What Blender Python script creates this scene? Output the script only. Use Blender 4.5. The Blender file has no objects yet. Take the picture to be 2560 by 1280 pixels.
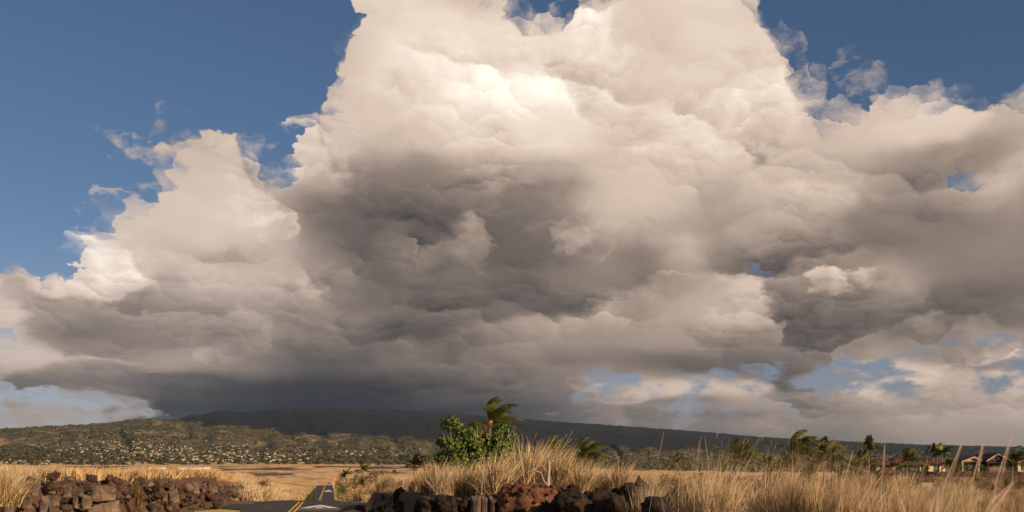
import bpy, bmesh, math, random
import numpy as np
from mathutils import Vector, Matrix, Euler, noise as mnoise

random.seed(7)
RNG = np.random.default_rng(7)
SC = bpy.context.scene
COL = SC.collection

# ----------------------------------------------------------------- camera
W0, H0 = 2560.0, 1280.0          # size of the photograph
F = 2745.0                       # focal length in photograph pixels (about 50 deg across)
YH = 1175.0                      # row of eye level
CZ = 2.0                         # camera height
cam_d = bpy.data.cameras.new('camera')
cam = bpy.data.objects.new('camera', cam_d)
COL.objects.link(cam)
cam.location = (0, 0, CZ)
cam.rotation_euler = (math.radians(90), 0, 0)
cam_d.sensor_width = 36.0
cam_d.lens = 36.0 * F / W0
cam_d.shift_y = (YH - H0 / 2) / W0
cam_d.clip_start = 0.1
cam_d.clip_end = 120000
cam_d.dof.use_dof = True
cam_d.dof.focus_distance = 18.0
cam_d.dof.aperture_fstop = 4.5
SC.camera = cam

def pix(px, py, d):
    """point at depth d (metres along +Y) seen at photograph pixel px, py"""
    return Vector(((px - 1280) / F * d, d, CZ + (YH - py) / F * d))

def s2l(v):
    v = v / 255.0
    return v / 12.92 if v <= 0.04045 else ((v + 0.055) / 1.055) ** 2.4

def rgb(r, g, b):
    return (s2l(r), s2l(g), s2l(b), 1)

# ----------------------------------------------------------------- light
SUN_AZ = math.radians(131)       # clockwise from +Y: behind the camera, to the right
SUN_EL = math.radians(21)
sun_d = bpy.data.lights.new('sun', 'SUN')
sun = bpy.data.objects.new('sun', sun_d)
COL.objects.link(sun)
sun_d.energy = 5.0
sun_d.color = (1.0, 0.74, 0.48)
sun_d.angle = math.radians(0.5)
SUN_DIR = Vector((math.sin(SUN_AZ) * math.cos(SUN_EL), math.cos(SUN_AZ) * math.cos(SUN_EL), math.sin(SUN_EL)))
sun.rotation_euler = (-SUN_DIR).to_track_quat('-Z', 'Y').to_euler()

SC.view_settings.view_transform = 'Standard'
SC.view_settings.look = 'None'
SC.view_settings.gamma = 1.0
SC.view_settings.exposure = 0.45
SC.view_settings.use_curve_mapping = False
SC.render.engine = 'CYCLES'
SC.cycles.use_denoising = True
try:
    SC.cycles.denoiser = 'OPENIMAGEDENOISE'
    SC.cycles.denoising_input_passes = 'RGB_ALBEDO_NORMAL'
except Exception:
    pass
SC.cycles.max_bounces = 5
SC.cycles.diffuse_bounces = 3
SC.cycles.transparent_max_bounces = 8
SC.cycles.volume_bounces = 0

# ----------------------------------------------------------------- sky with clouds
# rows of cloud brightness (8 bit / 10), every 75 photograph pixels down and 100 across
GRID = """
20.0 20.0 20.0 20.0 20.0 20.0 20.0 20.0 19.0 20.3 21.2 19.5 20.1 21.0 20.0 21.6 23.1 22.9 22.9 19.0 19.0 19.0 19.0 19.0 19.0 19.0 19.0
20.0 20.0 20.0 20.0 20.0 20.0 20.0 20.0 19.0 20.8 22.7 24.1 24.4 23.6 25.1 20.1 19.8 19.7 22.9 21.0 19.0 19.0 19.0 19.0 19.0 19.0 19.0
20.0 20.0 20.0 20.0 20.0 20.0 20.0 20.0 19.0 20.2 24.1 25.2 25.3 24.3 23.2 20.7 19.6 21.5 23.2 23.3 20.0 19.0 19.0 19.0 19.0 19.0 19.0
20.0 20.0 20.0 20.0 20.0 20.0 20.0 20.0 20.0 21.6 23.1 24.9 25.5 23.8 22.7 21.4 22.0 21.7 21.3 24.4 23.4 19.0 19.0 21.0 21.0 20.0 19.0
19.0 19.0 19.0 19.0 19.0 16.0 17.0 19.0 21.8 20.4 21.8 22.3 24.1 25.1 23.9 23.3 21.7 21.1 25.0 23.5 18.7 19.9 20.3 23.1 21.6 18.0 16.0
18.0 18.0 18.0 17.0 17.0 19.4 18.7 20.0 20.4 16.3 16.6 21.2 22.4 23.8 23.5 20.2 18.2 19.5 19.2 21.4 19.1 19.4 16.2 15.3 12.8 14.6 17.0
18.0 18.0 18.0 19.0 19.0 20.4 19.0 19.7 15.1 12.2 11.1 11.1 13.8 15.3 14.6 19.3 21.9 20.5 15.7 17.1 18.8 15.9 14.2 16.3 14.3 20.1 19.0
19.0 19.0 19.0 21.0 20.6 18.3 24.9 17.7 9.9 11.2 11.9 13.1 13.2 11.6 10.3 19.6 20.8 16.1 13.6 20.0 18.4 13.7 13.6 13.1 12.2 13.2 14.0
19.0 20.0 22.0 20.0 18.7 16.9 15.5 19.6 11.1 9.6 12.2 16.2 10.9 10.7 12.0 17.9 12.6 18.4 16.2 11.3 10.8 11.0 11.4 13.2 13.0 14.4 13.0
18.0 18.0 24.0 20.1 15.5 19.0 17.9 18.3 17.3 8.6 10.4 10.6 10.4 11.1 10.0 12.5 11.1 14.3 15.3 15.1 17.4 13.9 16.3 13.9 13.2 13.3 12.0
19.4 15.2 14.5 13.8 14.9 16.1 15.7 16.4 15.2 13.8 11.1 11.8 9.6 9.7 12.9 19.0 15.0 17.5 18.2 15.3 12.0 11.5 14.9 11.7 11.0 10.8 12.0
19.9 15.0 11.0 12.7 14.1 14.1 15.7 12.2 11.1 10.9 12.0 10.0 13.8 15.8 14.9 14.7 16.6 16.3 14.3 12.8 11.9 11.6 10.3 9.3 9.1 10.9 12.0
18.2 18.7 19.0 16.0 15.6 15.4 14.7 10.7 9.9 9.9 11.0 11.1 12.2 13.5 13.4 13.0 11.6 10.4 10.3 10.0 10.1 10.9 17.1 14.2 15.1 19.7 18.0
14.2 10.0 12.4 11.7 12.2 12.9 11.6 10.2 10.5 8.7 10.1 11.3 10.8 11.7 12.4 18.7 17.4 19.0 17.5 18.0 9.6 13.5 20.9 17.6 17.4 18.2 17.0
16.0 17.0 18.0 17.0 9.0 8.0 8.0 7.0 7.0 7.0 7.0 8.0 9.0 9.0 11.0 12.0 11.0 12.0 12.0 15.0 14.0 13.0 14.0 16.0 16.0 16.0 16.0
15.0 15.0 15.0 15.0 10.0 8.0 8.0 7.0 7.0 7.0 7.0 8.0 9.0 9.0 10.0 11.0 11.0 11.0 12.0 13.0 12.0 12.0 13.0 14.0 14.0 14.0 14.0
"""
GRID = np.array([[float(v) * 10 for v in r.split()] for r in GRID.strip().splitlines()])

GRID[13:, 3:15] *= 0.84
def grid_at(px, py):
    x = min(max(px / 100.0, 0), GRID.shape[1] - 1.001)
    y = min(max(py / 75.0, 0), GRID.shape[0] - 1.001)
    i, j = int(x), int(y)
    fx, fy = x - i, y - j
    a = GRID[j, i] * (1 - fx) + GRID[j, i + 1] * fx
    b = GRID[j + 1, i] * (1 - fx) + GRID[j + 1, i + 1] * fx
    return a * (1 - fy) + b * fy

TOP = [(0, 668), (30, 660), (60, 657), (110, 663), (148, 692), (160, 655), (190, 622), (215, 600), (250, 572), (280, 530),
       (300, 505), (330, 490), (370, 470), (405, 440), (430, 395), (450, 325), (500, 312), (560, 320), (610, 336), (640, 372),
       (680, 402), (706, 424), (716, 380), (722, 300), (742, 272), (770, 290), (800, 296), (825, 278), (845, 280), (849, 165),
       (862, 118), (880, 108), (888, 40), (900, -40), (960, -120), (1100, -160), (1220, -70), (1270, 8), (1330, 22), (1400, 20),
       (1440, -25), (1520, -110), (1650, -140), (1780, -100), (1850, -40), (1890, 12), (1920, 55), (1955, 85), (1985, 105),
       (1995, 135), (2020, 170), (2042, 200), (2052, 245), (2080, 282), (2105, 290), (2135, 268), (2165, 238), (2210, 246),
       (2260, 240), (2310, 233), (2380, 230), (2460, 242), (2560, 240)]
BASE = [(0, 965), (80, 972), (150, 985), (230, 1005), (300, 1022), (380, 1045), (460, 1075), (600, 1120), (1200, 1130), (1330, 1120), (1400, 1010),
        (1480, 950), (1600, 948), (1700, 946), (1850, 938), (1950, 928), (2050, 920), (2150, 905), (2250, 893), (2400, 872), (2560, 838)]

def azel(px, py):
    az = math.atan((px - 1280) / F)
    el = math.atan((YH - py) / F * math.cos(az))
    return math.degrees(az), math.degrees(el)

def build_sky():
    w = bpy.data.worlds.new('World')
    SC.world = w
    w.use_nodes = True
    nt = w.node_tree
    nt.nodes.clear()
    L = nt.links

    def setin(n, i, v):
        if v is None:
            return
        if hasattr(v, 'is_linked'):
            L.new(v, n.inputs[i])
        else:
            n.inputs[i].default_value = v

    def M(op, a, b=None, c=None, clamp=False):
        n = nt.nodes.new('ShaderNodeMath')
        n.operation = op
        n.use_clamp = clamp
        for i, v in enumerate((a, b, c)):
            setin(n, i, v)
        return n.outputs[0]

    def SS(v, lo, hi, to0=0.0, to1=1.0):
        n = nt.nodes.new('ShaderNodeMapRange')
        n.interpolation_type = 'SMOOTHSTEP'
        for i, x in enumerate((v, lo, hi, to0, to1)):
            setin(n, i, x)
        return n.outputs[0]

    def XYZ(a, b, c=0.0):
        n = nt.nodes.new('ShaderNodeCombineXYZ')
        for i, v in enumerate((a, b, c)):
            setin(n, i, v)
        return n.outputs[0]

    def NOISE(vec, scale, detail, rough=0.55, lac=2.0, dist=0.0):
        n = nt.nodes.new('ShaderNodeTexNoise')
        n.noise_dimensions = '3D'
        L.new(vec, n.inputs['Vector'])
        n.inputs['Scale'].default_value = scale
        n.inputs['Detail'].default_value = detail
        n.inputs['Roughness'].default_value = rough
        n.inputs['Lacunarity'].default_value = lac
        n.inputs['Distortion'].default_value = dist
        return n.outputs[0], n.outputs[1]

    def MIXF(f, a, b):
        n = nt.nodes.new('ShaderNodeMix')
        n.data_type = 'FLOAT'
        setin(n, 0, f); setin(n, 2, a); setin(n, 3, b)
        return n.outputs[0]

    def MIXC(f, a, b, mode='MIX'):
        n = nt.nodes.new('ShaderNodeMix')
        n.data_type = 'RGBA'
        n.blend_type = mode
        setin(n, 0, f); setin(n, 6, a); setin(n, 7, b)
        return n.outputs[2]

    def SEP(v):
        n = nt.nodes.new('ShaderNodeSeparateXYZ')
        L.new(v, n.inputs[0])
        return n.outputs

    def VM(op, a, b):
        n = nt.nodes.new('ShaderNodeVectorMath')
        n.operation = op
        setin(n, 0, a); setin(n, 1, b)
        return n.outputs[0]

    tc = nt.nodes.new('ShaderNodeTexCoord').outputs['Generated']
    X, Y, Z = SEP(tc)
    DEG = 180 / math.pi
    A = M('MULTIPLY', M('ARCTAN2', X, Y), DEG)
    E = M('MULTIPLY', M('ARCSINE', Z), DEG)
    # flatten the cloud texture towards the horizon
    Epos = M('MAXIMUM', E, 0.0)
    Es = M('ADD', E, M('MULTIPLY', M('LOGARITHM', M('ADD', M('MULTIPLY', Epos, 0.30), 1.0), math.e), 9.0))
    P = XYZ(A, Es, 0.0)

    # domain warp
    wf, wc = NOISE(P, 0.13, 7.0, 0.52)
    wx, wy, wz = SEP(wc)
    ef, ec = NOISE(P, 0.80, 8.0, 0.58)
    ex, ey, ez = SEP(ec)
    flat = SS(E, 0.0, 9.0, 0.30, 1.0)
    inv = M('DIVIDE', 1.0, M('ADD', 1.0, M('DIVIDE', 2.7, M('MULTIPLY_ADD', Epos, 0.30, 1.0))))
    warp = VM('MULTIPLY', VM('SUBTRACT', wc, (0.5, 0.5, 0.5)), (5.0, 5.0, 0.0))
    fine = VM('MULTIPLY', VM('SUBTRACT', ec, (0.5, 0.5, 0.5)), (1.0, 1.0, 0.0))

    # billows: cells of three sizes, each a rounded lobe with a lit upper side and a shaded lower side
    def CELL(vec, scale, sm):
        n = nt.nodes.new('ShaderNodeTexVoronoi')
        n.voronoi_dimensions = '2D'
        n.feature = 'SMOOTH_F1' if sm else 'F1'
        L.new(vec, n.inputs['Vector'])
        n.inputs['Scale'].default_value = scale
        if sm: n.inputs['Smoothness'].default_value = sm
        d = VM('SUBTRACT', n.outputs['Position'], vec)
        dx, dy, dz = SEP(d)
        return n.outputs['Distance'], dx, dy
    PA = VM('ADD', VM('ADD', P, warp), VM('MULTIPLY', fine, (2.4, 2.4, 0.0)))
    PB = VM('ADD', VM('ADD', P, warp), VM('MULTIPLY', fine, (1.7, 1.7, 0.0)))
    S1, S2, S3 = 0.16, 0.37, 0.95
    q1, x1, y1 = CELL(PA, S1, 0.35)
    q2, x2, y2 = CELL(PB, S2, 0.25)
    q3, x3, y3 = CELL(PB, S3, 0)
    def LITE(x, y, sc): return M('MULTIPLY', M('ADD', M('MULTIPLY', x, -0.35), M('MULTIPLY', y, -0.94)), sc)
    # some of the mass is crisp and some is veiled and smooth
    crisp = SS(wz, 0.40, 0.60, 0.12, 1.0)
    crisp = M('MULTIPLY', crisp, SS(E, 1.0, 8.0, 0.45, 1.0))
    lit = M('MULTIPLY_ADD', LITE(x1, y1, S1), 0.62, M('MULTIPLY_ADD', LITE(x2, y2, S2), 0.50, M('MULTIPLY', LITE(x3, y3, S3), 0.20)))
    lit = M('MULTIPLY', lit, crisp)
    # lookups are drawn towards the lobe centres, so that each lobe keeps together
    cx = M('MULTIPLY', M('MULTIPLY_ADD', x1, 0.45, M('MULTIPLY', x2, 0.40)), crisp)
    cy = M('MULTIPLY', M('MULTIPLY_ADD', y1, 0.45, M('MULTIPLY', y2, 0.40)), crisp)
    Aw = M('ADD', M('MULTIPLY_ADD', M('SUBTRACT', wx, 0.5), 3.6, A), cx)
    Ew = M('MULTIPLY_ADD', cy, inv, M('MULTIPLY_ADD', M('MULTIPLY', M('SUBTRACT', wy, 0.5), flat), 3.0, E))
    ox = M('MULTIPLY_ADD', x2, 0.50, M('MULTIPLY', x3, 0.45))
    oy = M('MULTIPLY_ADD', y2, 0.50, M('MULTIPLY', y3, 0.45))
    Ae = M('MULTIPLY_ADD', M('SUBTRACT', ex, 0.5), 1.1, M('ADD', A, ox))
    Ee = M('MULTIPLY_ADD', oy, inv, M('MULTIPLY_ADD', M('MULTIPLY', M('SUBTRACT', ey, 0.5), flat), 1.1, E))

    # brightness of the cloud mass
    A0, A1, NC = -25.2, 25.2, 31
    E0, DE, NR = 0.0, 1.38, 18
    t = M('DIVIDE', M('SUBTRACT', Aw, A0), A1 - A0, clamp=True)
    r = M('DIVIDE', M('SUBTRACT', Ew, E0), DE)
    r = M('MINIMUM', M('MAXIMUM', r, 0.0), NR - 1.0)
    lum = None
    for k in range(0, NR, 3):
        cr = nt.nodes.new('ShaderNodeValToRGB')
        cr.color_ramp.interpolation = 'B_SPLINE'
        el = cr.color_ramp.elements
        while len(el) < NC:
            el.new(0.5)
        for c in range(NC):
            a = math.radians(A0 + (A1 - A0) * c / (NC - 1))
            col = []
            for q in range(3):
                e = math.radians(E0 + DE * (k + q))
                px = 1280 + F * math.tan(a)
                py = YH - F * math.tan(e) / math.cos(a)
                col.append(s2l(grid_at(px, py)))
            el[c].position = c / (NC - 1)
            el[c].color = (*col, 1)
        L.new(t, cr.inputs[0])
        sp = nt.nodes.new('ShaderNodeSeparateColor')
        L.new(cr.outputs[0], sp.inputs[0])
        for q in range(3):
            wgt = SS(M('SUBTRACT', 1.0, M('ABSOLUTE', M('SUBTRACT', r, float(k + q)))), 0.0, 1.0)
            lum = M('MULTIPLY', sp.outputs[q], wgt) if lum is None else M('MULTIPLY_ADD', sp.outputs[q], wgt, lum)

    # single billows, wisps and dark hollows one can point to: px, py, half width, half height, brightness, strength, softness
    nzf = M('MULTIPLY', M('SUBTRACT', ef, 0.5), 1.6)
    def DIST(px, py, sx, sy, An=Ae, En=Ee):
        ca, ce = azel(px, py)
        k = F / 57.3
        v = XYZ(M('MULTIPLY_ADD', An, k / sx, -ca * k / sx), M('MULTIPLY_ADD', En, k / sy, -ce * k / sy), 0.0)
        n = nt.nodes.new('ShaderNodeVectorMath')
        n.operation = 'LENGTH'
        L.new(v, n.inputs[0])
        return n.outputs['Value']
    FEATS = [(1160, 240, 190, 130, 224, .7, .9), (1320, 300, 70, 80, 226, .6, .8), (1040, 620, 44, 34, 165, .5, .5), (1165, 590, 52, 48, 168, .7, .45), (1255, 745, 40, 22, 150, .6, .5),
             (1000, 500, 230, 70, 108, .55, .9), (905, 620, 45, 60, 92, .6, .7), (1300, 745, 150, 50, 98, .6, .7), (1420, 585, 40, 24, 178, .75, .35), (1540, 520, 110, 90, 205, .7, .6), (1510, 630, 50, 45, 172, .7, .4),
             (1720, 605, 90, 40, 186, .7, .45), (1640, 470, 110, 60, 208, .6, .6), (1960, 520, 110, 60, 196, .65, .55), (1560, 690, 150, 30, 108, .6, .6), (1930, 640, 200, 40, 116, .5, .7),
             (1905, 285, 100, 46, 238, .7, .6), (2320, 300, 160, 46, 216, .65, .7), (2400, 400, 170, 45, 138, .6, .8), (2500, 470, 90, 50, 200, .7, .6), (1515, 775, 60, 40, 214, .8, .45),
             (1690, 690, 60, 18, 190, .6, .5), (1830, 740, 100, 60, 190, .7, .55), (1940, 820, 26, 26, 170, .6, .4), (2085, 690, 58, 34, 216, .8, .35), (2255, 722, 80, 40, 178, .7, .6), (2060, 780, 150, 80, 118, .3, .9),
             (2380, 780, 250, 60, 112, .5, .8), (545, 885, 60, 50, 196, .55, .6), (225, 670, 100, 55, 250, .8, .5), (640, 548, 75, 36, 248, .75, .5), (480, 530, 150, 60, 212, .6, .7), (60, 690, 80, 40, 176, .5, .6), (50, 870, 130, 34, 196, .7, .6),
             (90, 965, 130, 22, 96, .75, .5), (330, 860, 160, 40, 124, .5, .8), (710, 425, 22, 12, 252, .9, .5), (600, 640, 70, 40, 150, .5, .7), (640, 700, 110, 60, 190, .5, .8),
             (1000, 850, 260, 50, 96, .6, .8), (1060, 915, 180, 26, 122, .6, .6), (760, 990, 430, 55, 62, .8, .9), (850, 1030, 420, 30, 58, .8, .8), (1700, 890, 420, 22, 104, .6, .6), (2230, 945, 90, 40, 228, .8, .35),
             (2120, 930, 46, 34, 176, .75, .4), (2030, 960, 90, 34, 98, .8, .5), (1690, 968, 200, 26, 204, .75, .45), (1480, 968, 50, 16, 214, .8, .4), (1890, 960, 80, 24, 206, .7, .4),
             (2510, 890, 70, 20, 226, .8, .4), (2480, 920, 110, 12, 110, .7, .4), (1680, 1010, 130, 16, 98, .75, .4), (1840, 1045, 150, 16, 104, .7, .5), (2010, 1010, 60, 8, 92, .8, .4), (2090, 1040, 90, 9, 112, .7, .5)]
    for (px, py, sx, sy, lv, amt, soft) in FEATS:
        if soft < 0.65: soft, amt, sx, sy = soft * 2.1 + 0.2, amt * 0.85, sx * 1.25, sy * 1.25
        if sx > 95: d = DIST(px, py, sx, sy, Aw, Ew)
        else: d = DIST(px, py, sx, sy)
        mk = SS(M('SUBTRACT', M('MULTIPLY_ADD', nzf, 0.9 if sx <= 95 else 0.4, 1.0), d), -0.15, soft, 0.0, amt)
        lum = MIXF(mk, lum, s2l(lv))

    shade = M('MULTIPLY_ADD', lit, 0.85, 1.0)
    shade = M('MULTIPLY_ADD', M('MULTIPLY', M('SUBTRACT', ef, 0.5), crisp), 0.30, shade)
    shade = M('MULTIPLY_ADD', M('SUBTRACT', wf, 0.5), 0.30, shade)
    shade = M('MAXIMUM', shade, 0.3)
    lum = M('MULTIPLY', lum, shade)
    lum = M('MULTIPLY', M('POWER', M('MAXIMUM', lum, 0.001), 1.14), 1.12)

    # outline curves
    def CURVE(P_, v, lo, hi):
        n = nt.nodes.new('ShaderNodeFloatCurve')
        cm = n.mapping
        cm.use_clip = False
        c = cm.curves[0]
        P_ = [((p[0] - A0) / (A1 - A0), (p[1] - lo) / (hi - lo)) for p in P_]
        c.points[0].location = P_[0]
        c.points[1].location = P_[-1]
        for q in P_[1:-1]:
            c.points.new(*q)
        for q in c.points:
            q.handle_type = 'VECTOR'
        cm.update()
        L.new(v, n.inputs['Value'])
        return M('MULTIPLY_ADD', n.outputs[0], hi - lo, lo)

    te = M('DIVIDE', M('SUBTRACT', Ae, A0), A1 - A0, clamp=True)
    tpts = [azel(*p) for p in TOP]
    topE = CURVE(tpts, te, 0.0, 30.0)
    # steepness of the outline, so that lobes are as large on its flanks as on its top
    aa = np.linspace(A0, A1, 61)
    ee = lambda a_: np.interp(a_, [q[0] for q in tpts], [q[1] for q in tpts])
    sl = np.abs(ee(aa + 0.35) - ee(aa - 0.35)) / 0.7
    kk = CURVE(list(zip(aa, 1 / np.sqrt(1 + sl ** 2))), te, 0.0, 1.0)
    baseE = CURVE([azel(*p) for p in BASE], te, -2.0, 12.0)
    h = M('MULTIPLY', M('SUBTRACT', topE, Ee), kk)
    h = M('MULTIPLY_ADD', M('SUBTRACT', ef, 0.5), 1.35, h)
    a_top = SS(h, SS(wz, 0.40, 0.62, -0.30, -0.14), SS(wz, 0.40, 0.62, 0.95, 0.56))
    hb = M('SUBTRACT', Ee, baseE)
    a_base = SS(M('MULTIPLY_ADD', M('SUBTRACT', wf, 0.5), 1.4, hb), -0.18, 0.45)
    alpha = M('MULTIPLY', a_top, a_base)

    for (px, py, sx, sy, amt) in ((345, 372, 70, 40, .65), (285, 487, 50, 22, .6), (215, 560, 40, 40, .45), (400, 430, 70, 60, .5), (430, 350, 60, 50, .5), (640, 350, 50, 40, .4),
                                  (2150, 178, 60, 26, .4), (2190, 238, 60, 34, .6)):
        d = DIST(px, py, sx, sy)
        wv = SS(M('SUBTRACT', M('MULTIPLY_ADD', M('SUBTRACT', ef, 0.5), 5.5, 1.0), d), 0.0, 1.3, 0.0, amt)
        alpha = M('MAXIMUM', alpha, wv)
    for (px, py, sx, sy, amt) in ((2385, 462, 60, 24, .85), (1885, 660, 34, 14, .6), (4, 835, 50, 34, .7)):
        d = DIST(px, py, sx, sy)
        hv = SS(M('SUBTRACT', M('MULTIPLY_ADD', nzf, 0.8, 1.0), d), -0.1, 0.9, 1.0, 1.0 - amt)
        alpha = M('MULTIPLY', alpha, hv)

    # low clouds in front of the horizon
    Pl = XYZ(A, M('MULTIPLY', Es, 0.8), 7.3)
    lf, _ = NOISE(VM('ADD', Pl, VM('MULTIPLY', wc, (2.0, 2.0, 2.0))), 0.42, 8.0, 0.58)
    bias = SS(E, 0.8, 5.6, 0.18, 0.015)
    left = SS(A, -23.0, -14.0, -0.13, 0.0)
    low = SS(M('ADD', lf, M('ADD', bias, left)), 0.42, 0.60)
    low = M('MULTIPLY', low, SS(E, 7.5, 6.0))
    alpha = M('MAXIMUM', alpha, low)

    # the sky beyond the frame goes on as broken cumulus
    gf, gc = NOISE(tc, 3.2, 7.0, 0.56, dist=0.3)
    off = SS(M('ABSOLUTE', A), 25.6, 34.0)
    off = M('MAXIMUM', off, SS(E, 24.5, 29.0))
    galpha = M('MULTIPLY', SS(gf, 0.47, 0.60), SS(E, 75.0, 35.0, 0.5, 1.0))
    glum = M('MULTIPLY', SS(gf, 0.44, 0.72, 0.62, 0.16), shade)
    alpha = MIXF(off, alpha, galpha)
    lum = MIXF(off, lum, glum)
    lum = M('MULTIPLY_ADD', M('MAXIMUM', M('SUBTRACT', lum, 0.50), 0.0), -0.37, lum)      # bright lobes level off
    lum = M('MAXIMUM', lum, 0.01)

    # cloud colour: warm where lit, browner in the shade, cooler near the horizon
    tint = nt.nodes.new('ShaderNodeValToRGB')
    tint.color_ramp.interpolation = 'EASE'
    e = tint.color_ramp.elements
    e[0].position, e[0].color = 0.0, (1.0, 1.0, 1.06, 1)
    e[1].position, e[1].color = 0.95, (1.13, 0.98, 0.83, 1)
    for p_, c_ in ((0.10, (1.17, 0.97, 0.86, 1)), (0.25, (1.23, 0.955, 0.78, 1)), (0.5, (1.22, 0.96, 0.78, 1))):
        q = e.new(p_); q.color = c_
    L.new(lum, tint.inputs[0])
    ccol = VM('MULTIPLY', tint.outputs[0], XYZ(lum, lum, lum))
    cool = M('MULTIPLY', SS(E, 6.5, 1.5), SS(lum, 0.30, 0.08))
    ccol = VM('MULTIPLY', ccol, MIXC(cool, (1, 1, 1, 1), (0.90, 1.00, 1.10, 1)))
    cooll = M('MULTIPLY', SS(A, -2.0, -16.0), SS(E, 20.0, 4.0, 0.4, 1.0))
    ccol = VM('MULTIPLY', ccol, MIXC(cooll, (1, 1, 1, 1), (0.975, 1.0, 1.055, 1)))

    sky = nt.nodes.new('ShaderNodeTexSky')
    sky.sky_type = 'NISHITA'
    sky.sun_disc = False
    sky.sun_elevation = SUN_EL
    sky.sun_rotation = SUN_AZ
    sky.air_density = 1.0
    sky.dust_density = 1.0
    sky.ozone_density = 3.0
    SKY_STRENGTH = 0.05
    CG = 2 ** -SC.view_settings.exposure / SKY_STRENGTH                      # the cloud brightness is given in picture values
    ccol = VM('MULTIPLY', ccol, (CG, CG, CG))
    blue = VM('MULTIPLY', sky.outputs[0], MIXC(SS(E, 14.0, 3.0), (0.81, 0.855, 0.935, 1), (1.12, 0.92, 1.06, 1)))
    out = MIXC(alpha, blue, ccol)
    bg = nt.nodes.new('ShaderNodeBackground')
    bg.inputs['Strength'].default_value = SKY_STRENGTH
    L.new(out, bg.inputs['Color'])
    wo = nt.nodes.new('ShaderNodeOutputWorld')
    L.new(bg.outputs[0], wo.inputs['Surface'])
    w.cycles.sampling_method = 'MANUAL'
    w.cycles.sample_map_resolution = 512

build_sky()

# ================================================================= helpers
def tag(o, label=None, cat=None, group=None, kind=None):
    if label: o['label'] = label
    if cat: o['category'] = cat
    if group: o['group'] = group
    if kind: o['kind'] = kind
    return o

def np_mesh(name, V, Fq, mat=None, smooth=False, attrs=None):
    """mesh from arrays: V (n,3), Fq (m,k) of equal-sized faces or list of such arrays"""
    me = bpy.data.meshes.new(name)
    V = np.asarray(V, dtype=np.float32)
    fl = Fq if isinstance(Fq, list) else [Fq]
    fl = [np.asarray(f, dtype=np.int32) for f in fl if len(f)]
    me.vertices.add(len(V))
    me.vertices.foreach_set('co', V.ravel())
    nl = sum(f.size for f in fl)
    npol = sum(len(f) for f in fl)
    me.loops.add(nl)
    me.loops.foreach_set('vertex_index', np.concatenate([f.ravel() for f in fl]))
    me.polygons.add(npol)
    tot = np.concatenate([np.full(len(f), f.shape[1], dtype=np.int32) for f in fl])
    start = np.concatenate([[0], np.cumsum(tot)[:-1]]).astype(np.int32)
    me.polygons.foreach_set('loop_start', start)
    me.polygons.foreach_set('loop_total', tot)
    if smooth:
        me.polygons.foreach_set('use_smooth', np.ones(npol, dtype=bool))
    me.update(calc_edges=True)
    me.validate()
    for k, a in (attrs or {}).items():
        at = me.attributes.new(k, 'FLOAT', 'POINT')
        at.data.foreach_set('value', np.asarray(a, dtype=np.float32))
    if mat:
        me.materials.append(mat)
    return me

def obj(name, me, parent=None, loc=None, rot=None, scale=None):
    o = bpy.data.objects.new(name, me)
    COL.objects.link(o)
    if parent: o.parent = parent
    if loc is not None: o.location = loc
    if rot is not None: o.rotation_euler = rot
    if scale is not None: o.scale = scale if hasattr(scale, '__len__') else (scale,) * 3
    return o

def empty(name, loc=(0, 0, 0), rz=0.0):
    o = bpy.data.objects.new(name, None)
    COL.objects.link(o)
    o.empty_display_size = 0.3
    o.location = loc
    o.rotation_euler = (0, 0, rz)
    return o

def bm_mesh(name, bm, mat=None, smooth=False):
    me = bpy.data.meshes.new(name)
    bm.to_mesh(me)
    bm.free()
    if smooth:
        me.polygons.foreach_set('use_smooth', [True] * len(me.polygons))
    if mat: me.materials.append(mat)
    return me

def box_bm(bm, x0, x1, y0, y1, z0, z1):
    vs = [bm.verts.new((x, y, z)) for z in (z0, z1) for y in (y0, y1) for x in (x0, x1)]
    for f in ((0, 2, 3, 1), (4, 5, 7, 6), (0, 1, 5, 4), (2, 6, 7, 3), (0, 4, 6, 2), (1, 3, 7, 5)):
        bm.faces.new([vs[i] for i in f])
    return vs

def box_mesh(name, x0, x1, y0, y1, z0, z1, mat):
    bm = bmesh.new()
    box_bm(bm, x0, x1, y0, y1, z0, z1)
    return bm_mesh(name, bm, mat)

def tube(pts, radii, n=7):
    """arrays of a tapered tube along points"""
    V, Fq = [], []
    pts = [Vector(p) for p in pts]
    for i, p in enumerate(pts):
        d = (pts[min(i + 1, len(pts) - 1)] - pts[max(i - 1, 0)]).normalized()
        a = d.cross(Vector((0.31, 0.95, 0.1))).normalized()
        b = d.cross(a)
        for k in range(n):
            t = 2 * math.pi * k / n
            V.append(p + (a * math.cos(t) + b * math.sin(t)) * radii[i])
    for i in range(len(pts) - 1):
        for k in range(n):
            k2 = (k + 1) % n
            Fq.append((i * n + k, i * n + k2, (i + 1) * n + k2, (i + 1) * n + k))
    V.append(pts[-1]); top = len(V) - 1
    T = [((len(pts) - 1) * n + k, (len(pts) - 1) * n + (k + 1) % n, top) for k in range(n)]
    return np.array([tuple(v) for v in V]), np.array(Fq), np.array(T)

# value noise in numpy
def _hash(ix, iy, s):
    h = (ix.astype(np.int64) * 374761393 + iy.astype(np.int64) * 668265263 + s * 1442695041) & 0xffffffff
    h = ((h ^ (h >> 13)) * 1274126177) & 0xffffffff
    return ((h ^ (h >> 16)) & 0xffff) / 65535.0

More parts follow.
